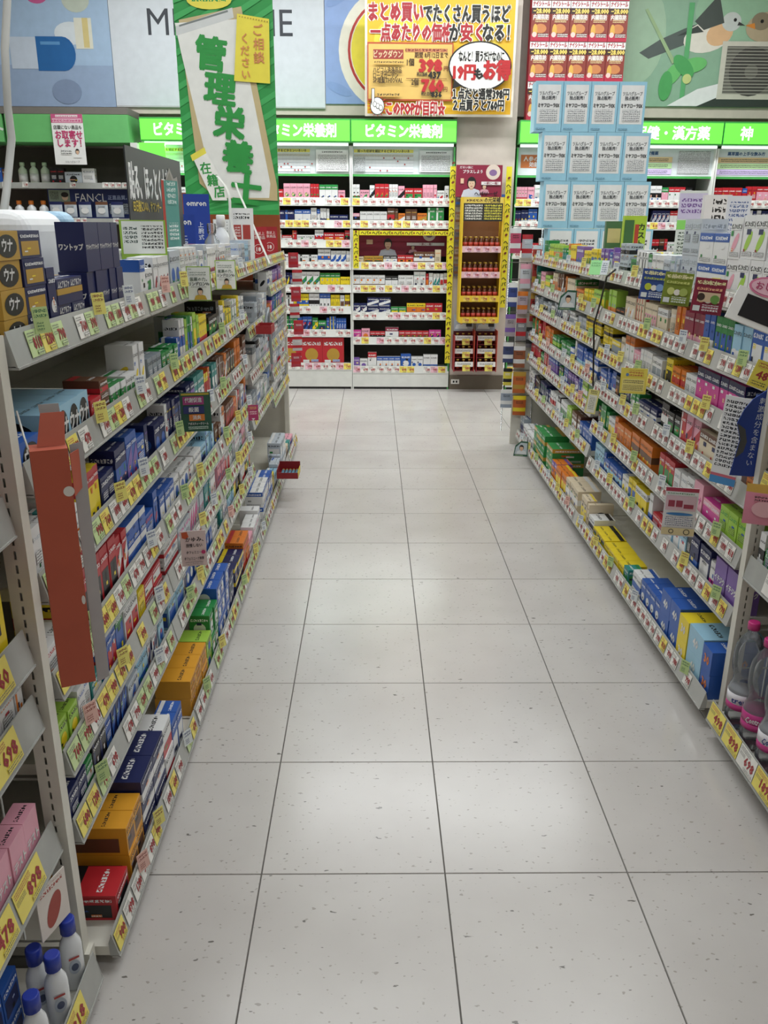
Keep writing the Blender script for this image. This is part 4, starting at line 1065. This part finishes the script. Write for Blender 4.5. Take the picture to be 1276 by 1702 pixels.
# ---- bottles on the low near left shelf
for i, (x, y, w_) in enumerate(((-.594, 1.285, 'beside the slotted post'), (-.632, 1.215, 'behind the others, next to the blue boxes'), (-.592, 1.20, 'in the middle of the group'), (-.598, 1.115, 'closest to the camera'))):
    t = bottle('lotion_bottle', 'white lotion bottle with blue cap, the one %s' % w_, 'bottle', (x, y, .0595), .0215, .168, PEARL, mat('blue_cap', '2B3FA8', .35), .2, 'white bottles with blue caps', neck=.55, squash=.8, rz=.6)
    mb = MB(); f = Flat(mb, (-.012, -.0182, .03), (1, 0, 0), (0, 0, 1), .0002); f.disc(.012, .03, .011, pm('AEB7C4'), .017); f.disc(.012, .03, .007, pm('4A5470'), .009); f.rect(.002, .05, .022, .055, pm('B0433E')); mb.obj('printed_label', t)

# ---- right side cards
card('pop_card', 'yellow card with rounded top and small brown print on the third right shelf edge', 'card', .1, .1, (1.025, 3.25, .882), -.3, 'E6D45A', lambda f: (f.rect(.008, .008, .092, .058, pm('E9DC86')), f.rect(.012, .04, .088, .054, fine('4A4034', 'E9DC86'), .007), f.rect(.012, .012, .088, .034, fine('6A5A3A', 'E9DC86'), .006), f.rect(.03, .068, .085, .092, fine('B4563A', 'E6D45A'), .01), f.disc(.025, .074, .006, pm('5A7FB4'))))
card('pop_card', 'white leaflet with red top and pink boxes on the fifth right shelf edge', 'card', .102, .165, (1.0, 2.55, .546), -.25, 'E4E2E4', lambda f: (f.rect(0, .152, .102, .165, pm('A8304A')), f.rect(.006, .142, .09, .15, fine('4A8A5A', 'E4E2E4'), .007), f.rect(.004, .088, .098, .138, pm('D9B9C4')), f.rect(.012, .1, .032, .122, pm('9C3A4E')), f.rect(.036, .1, .056, .122, pm('9C3A4E')), f.rect(.06, .096, .09, .11, pm('9C3A4E')), f.disc(.05, .076, .042, pm('3A78B4'), .005), f.rect(.008, .035, .094, .068, fine('4A5070', 'E4E2E4'), .0065), f.rect(.0, .004, .102, .028, pm('DCCB9C')), f.ring(.03, .016, .008, pm('4A4038'), .0025), f.ring(.078, .016, .01, pm('4A4038'), .0025)))


def portrait(f):
    f.poly([(.004, .004), (.086, .004), (.086, .09), (.045, .092), (.014, .06)], pm('B9C4CC')); person(f, .05, .014, .062, 'D9DDE2'); f.rect(0, 0, .09, .013, pm('2C5A47')); f.rect(.01, .004, .06, .01, fine('C9DAB0', '2C5A47'), .006)


for nm_, loc, lab in (('a', (1.025, 4.5, 1.086), 'green framed portrait card of a person on the second right shelf edge'), ('b', (.975, 5.3, .07), 'green framed portrait card of a person near the floor at the far right')):
    mb = MB(); O = [(-.047, 0), (.047, 0), (.047, .1), (0, .102), (-.036, .07)]
    b0 = len(mb.v)
    mb.face([(x, 0, z) for x, z in O], pm('2C5A47')); mb.face([(x, .003, z) for x, z in reversed(O)], pm('2C5A47'))
    for k in range(5):
        (xa, za), (xb, zb) = O[k], O[(k + 1) % 5]; mb.face([(xa, 0, za), (xa, .003, za), (xb, .003, zb), (xb, 0, zb)], pm('2C5A47'))
    f = Flat(mb, (-.045, -.0004, 0), (1, 0, 0), (0, 0, 1), .0002); portrait(f)
    tag(mb.obj('portrait_card', None, loc, (0, 0, -.25)), lab, 'card')


def booklet(c1, c2, c3, t1):
    def d(f):
        f.rect(.004, .085, .086, .1, fine('F1E9B0', c1), .014); f.text(t1, .045, .092, .016, pm('EDE7B8'), fit=.07); f.rect(.008, .068, .08, .08, fine(c3, c1), .011)
        f.disc(.026, .045, .012, pm(c3)); f.disc(.046, .042, .01, pm('E9E4DA')); f.disc(.066, .044, .013, pm(c2)); f.rect(.006, .008, .026, .024, pm('DDE2E2')); f.rect(.032, .008, .08, .028, fine('DDE2E2', c1), .008)
    return d


card('booklet', 'navy booklet with yellow lettering hung on the top right shelf edge', 'booklet', .09, .105, (.995, 3.05, 1.258), -.3, '2F4A8C', booklet('2F4A8C', '7FA0D4', 'B9C43A', '眠れる'), t=.006, roll=.08)
card('booklet', 'olive green booklet hung on the top right shelf edge', 'booklet', .09, .105, (1.005, 2.84, 1.258), -.3, '7C8C2E', booklet('7C8C2E', 'A5B45E', 'C9D07A', '緑の茶'), t=.006, roll=.08)
card('booklet', 'maroon booklet with food pictures hung on the top right shelf edge', 'booklet', .09, .105, (1.01, 2.58, 1.255), -.3, '8E2440', lambda f: (booklet('8E2440', '6E9A4A', 'E9B08A', 'おなか')(f), f.rect(.014, .036, .078, .064, pm('D9BFA0')), f.disc(.024, .05, .011, pm('3A2A24')), f.disc(.064, .046, .013, pm('6E9A4A'), .012)), t=.006, roll=.08)
tb = empty('tablet_display', 'white tablet with a dark screen clipped to the near top right shelf', 'screen', (.955, 2.15, 1.27), -.35)
tb.rotation_euler = (-.25, .35, -.3)
MB().box(-.06, .06, 0, .012, 0, .085, mat('tablet_white', 'EDEDEC', .3)).obj('body', tb)
MB().box(-.034, .05, -.0012, -.0002, .014, .072, mat('tablet_screen', '222226', .15)).obj('screen', tb)
mb = MB(); f = Flat(mb, (-.06, -.002, .07), (1, 0, 0), (0, 0, 1)); f.disc(.075, .035, .058, pm('D9799C'), .026, a=.2); f.z += .0004; f.disc(.075, .035, .052, pm('E9B9C9'), .021, a=.2); f.text('おしえて', .075, .035, .022, pm('B43A6A'), fit=.08, ang=.2)
b0 = MB(); mb.obj('oval_topper', tb)
card('counter_tray', 'green and silver tray card standing on the top right shelf edge', 'card', .085, .07, (1.03, 3.95, 1.296), -.5, '8FD48A', lambda f: (f.rect(.052, 0, .085, .07, pm('C9CFD4')), f.rect(.056, .01, .08, .06, fine('4A5A6A', 'C9CFD4'), .01), f.rect(.006, .04, .048, .06, fine('4A8A4A', '8FD48A'), .01)), tilt=-.5)
card('pop_card', 'narrow yellow and white slip on the fourth right shelf edge', 'card', .05, .115, (1.03, 3.88, .665), -.3, 'E3DC8A', lambda f: (f.rect(.006, .006, .044, .09, pm('E9E9DC')), f.rect(.01, .095, .04, .11, fine('4A4034', 'E3DC8A'), .008), f.rect(.012, .02, .038, .08, fine('8A8A7A', 'E9E9DC'), .008)), roll=.12)
card('price_flag', 'yellow price flag tilted at the near end of the right rack', 'card', .05, .07, (1.0, 2.15, 1.11), -.3, 'EBDC5A', lambda f: (f.text('48', .026, .034, .03, RED, fit=.03, bold=.03), f.rect(.006, .052, .044, .064, fine('A63A3E', 'EBDC5A'), .007), f.rect(.006, .006, .044, .016, fine('3A3A40', 'EBDC5A'), .006)), roll=.3)
# curved navy sign and its leaflet
O = [(-.02, 0), (.055, 0), (.055, .255), (.03, .245), (.0, .22), (-.018, .19), (-.03, .15), (-.012, .105), (-.016, .05)]
mb = MB(); NV = pm('1C3C94')
mb.face([(x, 0, z) for x, z in O], NV); mb.face([(x, .003, z) for x, z in reversed(O)], NV)
for k in range(len(O)):
    (xa, za), (xb, zb) = O[k], O[(k + 1) % len(O)]; mb.face([(xa, 0, za), (xa, .003, za), (xb, .003, zb), (xb, 0, zb)], NV)
f = Flat(mb, (0, -.0004, 0), (1, 0, 0), (0, 0, 1), .0003); f.text('刺激成分を含まない', .028, .128, .0205, pm('D5DEEF'), vert=True, bold=.01)
f.poly([(-.0295, .15), (-.012, .105), (-.016, .05), (.004, .07), (.008, .1), (-.004, .135)], pm('4A4D52'))
tag(mb.obj('shelf_sign', None, (1.035, 2.262, .838), (0, .07, 0)), 'curved navy sign with white vertical lettering beside the right hand post', 'sign')
card('leaflet', 'long white leaflet of black print with a blue foot beside the curved navy sign', 'card', .075, .26, (1.025, 2.33, .792), -.75, 'E6E7E8', lambda f: (f.rect(.006, .05, .068, .25, fine('2E3036', 'E6E7E8'), .0125), f.rect(0, 0, .075, .022, pm('4A8FC9')), f.rect(0, .022, .075, .03, pm('C96A7A'))), roll=.06)
bc = MB(); bc.tube([(1.04, 3.7, 1.33), (1.02, 3.755, 1.298), (1.03, 3.86, 1.18), (1.025, 3.918, 1.074), (1.03, 3.9, .95), (1.03, 3.86, .80)], .0042, BLACKP); tag(bc.obj('hanging_cable'), 'black cable hanging down the right rack from its top shelf', 'cable')
# tall cartons and posters at the back of the right rack's top
TOPR = 1.2945
for i, (x, y, w_, h, base, dr, lab) in enumerate((
        (1.30, 4.35, .11, .26, 'A9C93A', lambda f: (f.rect(.055, .02, .075, .22, pm('B4402E')), f.text('カストール', .088, .13, .036, pm('1E2A1A'), vert=True, bold=.03), f.rect(.004, .02, .05, .24, pm('3E6A3A'))), 'tall lime carton with vertical black lettering'),
        (1.24, 4.5, .085, .235, '4A6E4E', lambda f: (f.rect(.01, .13, .075, .2, pm('C9B98A')), f.rect(.01, .03, .075, .06, pm('8FAE6A'))), 'tall dull green carton beside the lime carton'),
        (1.31, 3.62, .11, .35, 'DDE3DC', lambda f: (f.rect(0, .24, .11, .34, pm('CFC6E0')), f.rect(.01, .26, .1, .32, fine('7A5A9A', 'CFC6E0'), .022), f.rect(0, .2, .11, .236, pm('8FDB6A')), f.rect(.01, .04, .1, .19, fine('4A5A4A', 'DDE3DC'), .014)), 'pale green and lilac sheet card standing up'),
        (1.36, 3.48, .10, .33, 'E6E1DE', lambda f: (f.rect(.03, .2, .08, .32, fine('2A2624', 'E6E1DE'), .03), f.disc(.05, .13, .03, pm('5A4232'), .02), f.disc(.035, .11, .02, pm('C9AE4A')), f.disc(.02, .18, .01, pm('1E1A1A'))), 'white carton with a dark brown bean picture'),
        (1.36, 3.28, .085, .32, 'DCDDE4', lambda f: (f.rect(.01, .02, .075, .3, fine('5A6A9A', 'DCDDE4'), .016),), 'white sheet of small blue print beside the bean carton'))):
    card('tall_carton' if i in (0, 1, 3) else 'sheet_card', lab + ', back of top right shelf', 'carton' if i in (0, 1, 3) else 'card', w_, h, (x, y, TOPR + .0005), -.12, base, dr, t=.05 if i in (0, 1, 3) else .004)

# ---- water bottles on the low near right shelf
WB = glassy('water_bottle_plastic', 'C9D2DA', .06, .16); PKC = mat('pink_cap', 'C9347E', .35); PKL = mat('pink_label', 'C23C86', .4)
for i, (x, y) in enumerate(((1.10, 2.15), (1.10, 2.045), (1.10, 1.94), (1.10, 1.835), (1.10, 1.73), (1.20, 2.10))):
    t = empty('water_bottle', 'clear water bottle with pink cap and label, %s from the slotted post' % ORD[i] if i < 5 else 'clear water bottle with pink cap, in the second row behind', 'bottle', (x, y, .0925), -.6, 'pink capped water bottles')
    pr = [(.030, 0), (.042, .012), (.043, .05), (.041, .058), (.043, .066), (.043, .12), (.040, .132), (.034, .15), (.0335, .165), (.039, .185), (.042, .205), (.042, .24), (.038, .265), (.026, .292), (.0145, .305), (.0135, .318)]
    MB().lathe(pr, WB, 20).obj('body', t)
    MB().lathe([(.017, .3185), (.017, .338), (.015, .341)], PKC, 16).obj('cap', t)
    mb = MB(); mb.lathe([(.0436, .066), (.0436, .085)], PKL, 20); mb.lathe([(.0436, .0855), (.0436, .118)], pm('E8E6EC') if i % 2 == 0 else PKL, 20); mb.text('trex' if i == 0 else 'Contrex', (0, -.0446, .1), (1, 0, 0), (0, 0, 1), .026, pm('1F3A8A') if i % 2 == 0 else pm('w'), fit=.05, bold=.02)
    mb.obj('label', t)
pouch('hanging_pouch', 'pink floral pouch hanging at the right edge beyond the post', .1, .11, 'D98AA0', 'C9A04A', (1.025, 2.05, .765), -.4, disc='E6B4BE')
card('pop_card', 'white dosage card with red print low on the near left rack', 'card', .08, .11, (-.60, 1.255, .235), 1.25, 'E6DDD6', lambda f: (f.disc(.04, .045, .018, pm('A8483E'), .036, a=-.4), f.rect(.01, .09, .07, .105, fine('A8483E', 'E6DDD6'), .012)))

# ---- pillar display: yellow stand, red counter displays and tapes
YL = mat('stand_yellow', 'E3BE2E', .45)
ys = empty('display_stand', 'tall yellow drink stand with four shelves of brown bottles against the pillar', 'display', (.975, 7.80, .66))
MB().box(-.185, -.173, 0, .2, 0, 1.08, YL).obj('side', ys); MB().box(.173, .185, 0, .2, 0, 1.08, YL).obj('side', ys); MB().box(-.173, .173, .19, .2, 0, 1.08, mat('stand_back', '8A5A34', .6)).obj('back', ys)
mb, f = board(.346, .2, .008, pm('2A2622')); f.rect(.0, .15, .346, .2, pm('E0C35A')); f.rect(.02, .158, .17, .192, fine('5A3A22', 'E0C35A'), .03); f.text('の元栄補', .25, .176, .05, pm('2A2622'), fit=.14)
for q in (0, 1): f.rect(.012 + q * .17, .01, .165 + q * .17, .142, fine('D9CE4A' if q else 'E6E2D6', '2A2622'), .022)
mb.obj('header_card', ys, (0, .0, .88))
SHZ = (0.02, .21, .42, .64)
for z in SHZ:
    s_ = MB().box(-.173, .173, .004, .19, z, z + .012, YL).obj('shelf', ys)
    MB().box(-.173, .173, .0, .004, z - .025, z + .03, YL if z < .4 else pm('E4B9B4')).obj('shelf_lip', s_)
    for q in range(4): link('price_tag', tagmesh('p' if z > .4 else 'd', PRICES[q], .06), s_, (-.12 + q * .08, -.0008, z - .02))
mb = MB(); mb.lathe([(.021, 0), (.021, .055), (.013, .075), (.010, .085)], mat('brown_glass', '5A2E1A', .2), 10); mb.lathe([(.0125, .0855), (.0125, .098)], pm('d'), 10); mb.lathe([(.0214, .015), (.0214, .05)], pm('B03A2A'), 10)
bme = mb.mesh('drink_bottle')
for k, z in enumerate(SHZ):
    for rw in range(2):
        for i in range(7):
            tag(link('drink_bottle', bme, None, (.975 - .144 + i * .048, 7.80 + .045 + rw * .07, .66 + z + .0125)), 'small brown drink bottle, %s in the %s row, %s shelf of the yellow stand' % (ORD[i], ('front', 'back')[rw], ('lowest', 'second', 'third', 'highest')[k]), 'bottle', 'drink bottles on the yellow stand')


def maroon_ad(f, W, H):
    f.rect(0, 0, W, H, pm('8E1F3C')); f.disc(W * .8, H * .78, H * .24, pm('E3D2C4')); f.disc(W * .8, H * .76, H * .13, pm('8A6A9A'), H * .1)
    f.text('だるい体に', W * .22, H * .92, H * .09, pm('F1E4E6'), fit=W * .3); f.text('プラスしよう', W * .36, H * .79, H * .12, pm('F6EEF0'), fit=W * .42, bold=.03)
    person(f, W * .34, 0, H * .62, 'D5D8E6'); f.rect(W * .1, H * .42, W * .17, H * .58, pm('E4BFA2')); person(f, W * .62, H * .12, H * .3, 'D9A0B0'); f.rect(W * .55, H * .38, W * .97, H * .48, pm('EFE9EA')); f.text('一家に一箱！', W * .76, H * .43, H * .09, pm('8E1F3C'), fit=W * .36)
    f.text('ヘパリーゼ', W * .66, H * .1, H * .16, pm('1E1216'), fit=W * .5, bold=.03)


mb, f = board(.41, .265, .006, pm('8E1F3C')); maroon_ad(f, .41, .265)
tag(mb.obj('ad_board', None, (.945, 7.95, 1.745)), 'maroon advertising board of a man in a pale shirt above the yellow stand', 'sign')


def tape(x, y, z0, z1, lab):
    L = z1 - z0; mb, f = board(.05, L, .002, pm('E9DC2E')); z = .04
    while z < L - .06:
        f.text('ヘパ', .025, z + .035, .045, pm('1E1C14'), vert=True, bold=.03); f.disc(.025, z + .125, .014, pm('7A3A22'), .01, a=.6); z += .16
    o = mb.obj('tape_strip', None, (x, y, z0)); tag(o, lab, 'tape'); return o


tape(.715, 7.98, .26, 2.0, 'long yellow tape with black lettering down the left edge of the pillar')
tape(1.215, 7.98, .78, 2.0, 'shorter yellow tape with black lettering down the right edge of the pillar')
for k, (xc) in enumerate((.86, 1.07)):
    d = empty('counter_display', 'maroon three tier cardboard display on the pillar, the %s one' % ('left' if k == 0 else 'right'), 'display', (xc, 7.84, .2))
    MB().box(-.095, -.09, 0, .2, 0, .33, pm('A02434')).obj('side', d); MB().box(.09, .095, 0, .2, 0, .38, pm('B8432E')).obj('side', d); MB().box(-.09, .09, .195, .2, 0, .36, pm('6E1A24')).obj('back', d)
    mb, f = board(.18, .15, .004, pm('A9B2C4')); person(f, .07, .02, .11, 'DDE4EE'); f.rect(.115, .04, .17, .12, pm('2A2430')); mb.obj('picture', d, (0, .17, .36))
    for q in range(3):
        t = MB().box(-.09, .09, .0 + q * .05, .19, .008 + q * .115, .014 + q * .115, pm('7A1E28')).obj('tier', d)
        mb, f = board(.17, .045, .003, pm('E9E6E2')); f.rect(.02, .018, .15, .036, fine('2A2A2A', 'E9E6E2'), .014); mb.obj('card', t, (0, q * .05 - .004, .05 + q * .115))
        link('price_tag', tagmesh('y', '980', .07), t, (.02, q * .05 - .006, .008 + q * .115))
    for q in range(3):
        for i in range(3):
            tag(link('drink_bottle', bme, None, (xc - .055 + i * .055, 7.84 + .05 + q * .05, .2 + .0145 + q * .115)), 'brown drink bottle, %s on tier %s of the %s maroon display' % (ORD[i], ('one', 'two', 'three')[q], ('left', 'right')[k]), 'bottle', 'bottles in the maroon displays')
for s, x in ((0, .775), (1, 1.185)):
    for i in range(5):
        z = 1.06 + i * .15
        pouch('blister_pack', 'small dark blister pack hanging %s the yellow stand, %s from below' % (('left of', 'right of')[s], ORD[i]), .05, .11, '8A7A6E' if i % 2 else '5A5660', 'b' if i == 4 else 'u', (x, 8.0, z), 0, 'packs beside the yellow stand', d=.014, txt=None, cat='pack')

# yellow framed maroon panel in the right vitamin bay
fr = empty('framed_ad', 'maroon advertising panel in a yellow frame of black lettering on the vitamin shelves', 'sign', (.28, 8.005, 1.165))
mb, f = board(.84, .255, .006, pm('8E1F3C')); maroon_ad(f, .84, .255); mb.obj('panel', fr, (0, .22, .06))
for nm_, a in (('frame_side', (-.455, -.405)), ('frame_side', (.40, .45))):
    mb, f = board(.05, .33, .003, pm('E9DC2E'))
    for q in range(3): f.text('ヘパ', .025, .05 + q * .11, .04, pm('1E1C14'), vert=True, bold=.03); f.disc(.025, .1 + q * .11, .01, pm('7A3A22'))
    mb.obj(nm_, fr, ((a[0] + a[1]) / 2, 0, -.04))
mb, f = board(.8, .04, .003, pm('E9DC2E'))
for q in range(8): f.text('ヘパ', .05 + q * .1, .02, .036, pm('1E1C14'), bold=.03); f.disc(.098 + q * .1, .02, .008, pm('7A3A22'))
mb.obj('frame_top', fr, (0, 0, .25))

# hooked packs on the end of the right rack
HP = [(.955, 1.33, 'C24A6A', 'w', .07, .16), (1.04, 1.30, 'BFC3C9', 'r', .07, .15), (1.11, 1.26, 'B4402E', 'w', .06, .12), (1.04, 1.10, 'C9CCD2', 'p', .07, .16), (1.11, 1.10, 'A8352E', 'd', .05, .2),
      (.955, .98, '3A4A8C', 'w', .06, .16), (1.03, .93, 'B9A9B4', 'o', .07, .15), (1.11, .88, 'A02A24', 'd', .05, .19), (.95, .78, 'A9A0A8', 'v', .07, .15), (1.03, .75, '8A8A90', 'r', .07, .15), (1.10, .70, '6E6A70', 'k', .06, .14),
      (.945, .60, '3A4470', 'w', .07, .14), (1.03, .56, '9A5A3A', 'w', .08, .15), (.95, .44, 'D9CB4A', 'k', .06, .12), (1.04, .38, 'C8692E', 'd', .09, .15), (.95, .28, '9AA4B4', 'w', .08, .13), (1.05, .22, 'C4622A', 'y', .09, .14)]
for i, (x, z, c, a, w_, h) in enumerate(HP):
    pouch('hanging_pack', 'hanging %s pack, row %s from the top, on the far right rack end' % ({'C24A6A': 'rose', 'BFC3C9': 'silver', 'B4402E': 'red and white', 'C9CCD2': 'silver and pink', 'A8352E': 'red and gold', '3A4A8C': 'navy', 'B9A9B4': 'pale mauve', 'A02A24': 'deep red', 'A9A0A8': 'mauve and violet', '8A8A90': 'grey and red', '6E6A70': 'dark grey', '3A4470': 'dark navy', '9A5A3A': 'brown', 'D9CB4A': 'yellow', 'C8692E': 'orange and gold', '9AA4B4': 'blue grey', 'C4622A': 'orange and yellow'}[c], ORD[min(i // 3, 5)]), w_, h, c, a, (x, 5.84 if x < 1.0 else 5.87, z), -.1, 'packs on hooks at the right rack end', d=.02, cat='pack')
hk = MB()
for z in (1.50, 1.27, 1.16, .94, .74, .54, .36): hk.tube([(.93, 5.885, z), (1.14, 5.885, z)], .003, CHROME, 6)
for x in (.93, 1.14): hk.tube([(x, 5.89, .1), (x, 5.89, 1.5)], .004, CHROME, 6)
hk.tube([(1.05, 5.885, 1.27), (1.05, 5.8955, 1.25)], .004, CHROME, 6)
tag(hk.obj('hook_rack'), 'chrome wire hook rack fixed to the far end of the right rack', 'rack')
for i in range(7):
    z = .28 + i * .115
    pouch('blister_pack', 'red and white blister pack on the far left rack end, %s from below' % ORD[i], .07, .1, 'C9C4C6' if i % 2 else 'B43A4A', 'r', (-.55 + .012 * (i % 3), 6.06, z + .25), .3, 'packs on the far left rack end', d=.016, cat='pack')
hk = MB()
for z in (.6, .83, 1.06, 1.3): hk.tube([(-.7, 5.992, z), (-.7, 6.075, z), (-.51, 6.075, z)], .003, CHROME, 6)
hk.tube([(-.70, 6.0, .5), (-.70, 6.0, 1.36)], .004, CHROME, 6)
tag(hk.obj('hook_rack'), 'chrome wire hook rack fixed to the far end of the left rack', 'rack')
# paper on the dull fascia
card('notice', 'white notice with pink head and pink lettering hung on the dull green fascia', 'sign', .27, .40, (-2.62, 7.885, 1.985), 0, 'F1F1EF', lambda f: (f.rect(0, .33, .27, .40, pm('C95A86')), f.rect(.04, .375, .23, .393, fine('C95A86', 'F1F1EF'), .016), f.rect(.01, .335, .26, .366, fine('C95A86', 'E9B9CB'), .026), f.text('店頭にない商品も', .135, .295, .036, pm('2A2A2A'), fit=.24), f.text('お取寄せ', .14, .235, .075, pm('C4386E'), fit=.23, bold=.03), f.text('します！', .14, .17, .07, pm('C4386E'), fit=.2, bold=.03), f.rect(.06, .08, .15, .12, fine('3A3A3A', 'F1F1EF'), .018), person(f, .2, .055, .07, 'F1F1EF'), f.text('ツルハグループ', .15, .022, .018, pm('8A8A8A'), fit=.13)))

# little shelf talkers standing on the price rails
tk = {}
for c, c2 in (('B9CF8E', '3A6A4A'), ('E6DC7A', '7A3A30'), ('DDE2E2', '3A4A7A'), ('E3B9AE', '8A3A2E')):
    mb, f = board(.034, .045, .0012, pm(c)); f.lift = .0002; f.rect(.003, .026, .031, .042, fine(c2, c), .008); f.rect(.005, .005, .02, .021, fine(c2, c), .005); tk[c] = mb.mesh('shelf_talker')
tn = ['pale green', 'yellow', 'white', 'salmon']; SN = ['top', 'second', 'third', 'fourth', 'fifth', 'sixth', 'bottom']
for side, ys_, ye, lev, where in ((0, L_Y, L_E, L_LEV, LW), (1, R_Y, R_E, [RZ1, RZ1, RZ2, RZ2], RW)):
    for b_ in range(3 if side == 0 else 4):
        for i, z in enumerate(lev[b_]):
            for k in range(3):
                c = list(tk)[k if rnd.random() < .8 else 3]
                if c == 'E3B9AE' and k: continue
                y = ys_[b_] + (ye[b_] - ys_[b_]) * (.18 + .3 * k + rnd.uniform(-.08, .08)); bot = i == len(lev[b_]) - 1
                x = (LX + (.045 if bot else 0) + .004) if side == 0 else (RX - (.045 if bot else 0) - .004)
                tag(link('shelf_talker', tk[c], None, (x, y, z + .04), (-.12 if 1 else 0, 0, (pi / 2 - .5) if side == 0 else (-pi / 2 + .5))), '%s shelf talker card on the %s shelf rail, %s' % (tn[list(tk).index(c)], SN[i], where[b_]), 'card', 'shelf talkers on the racks')
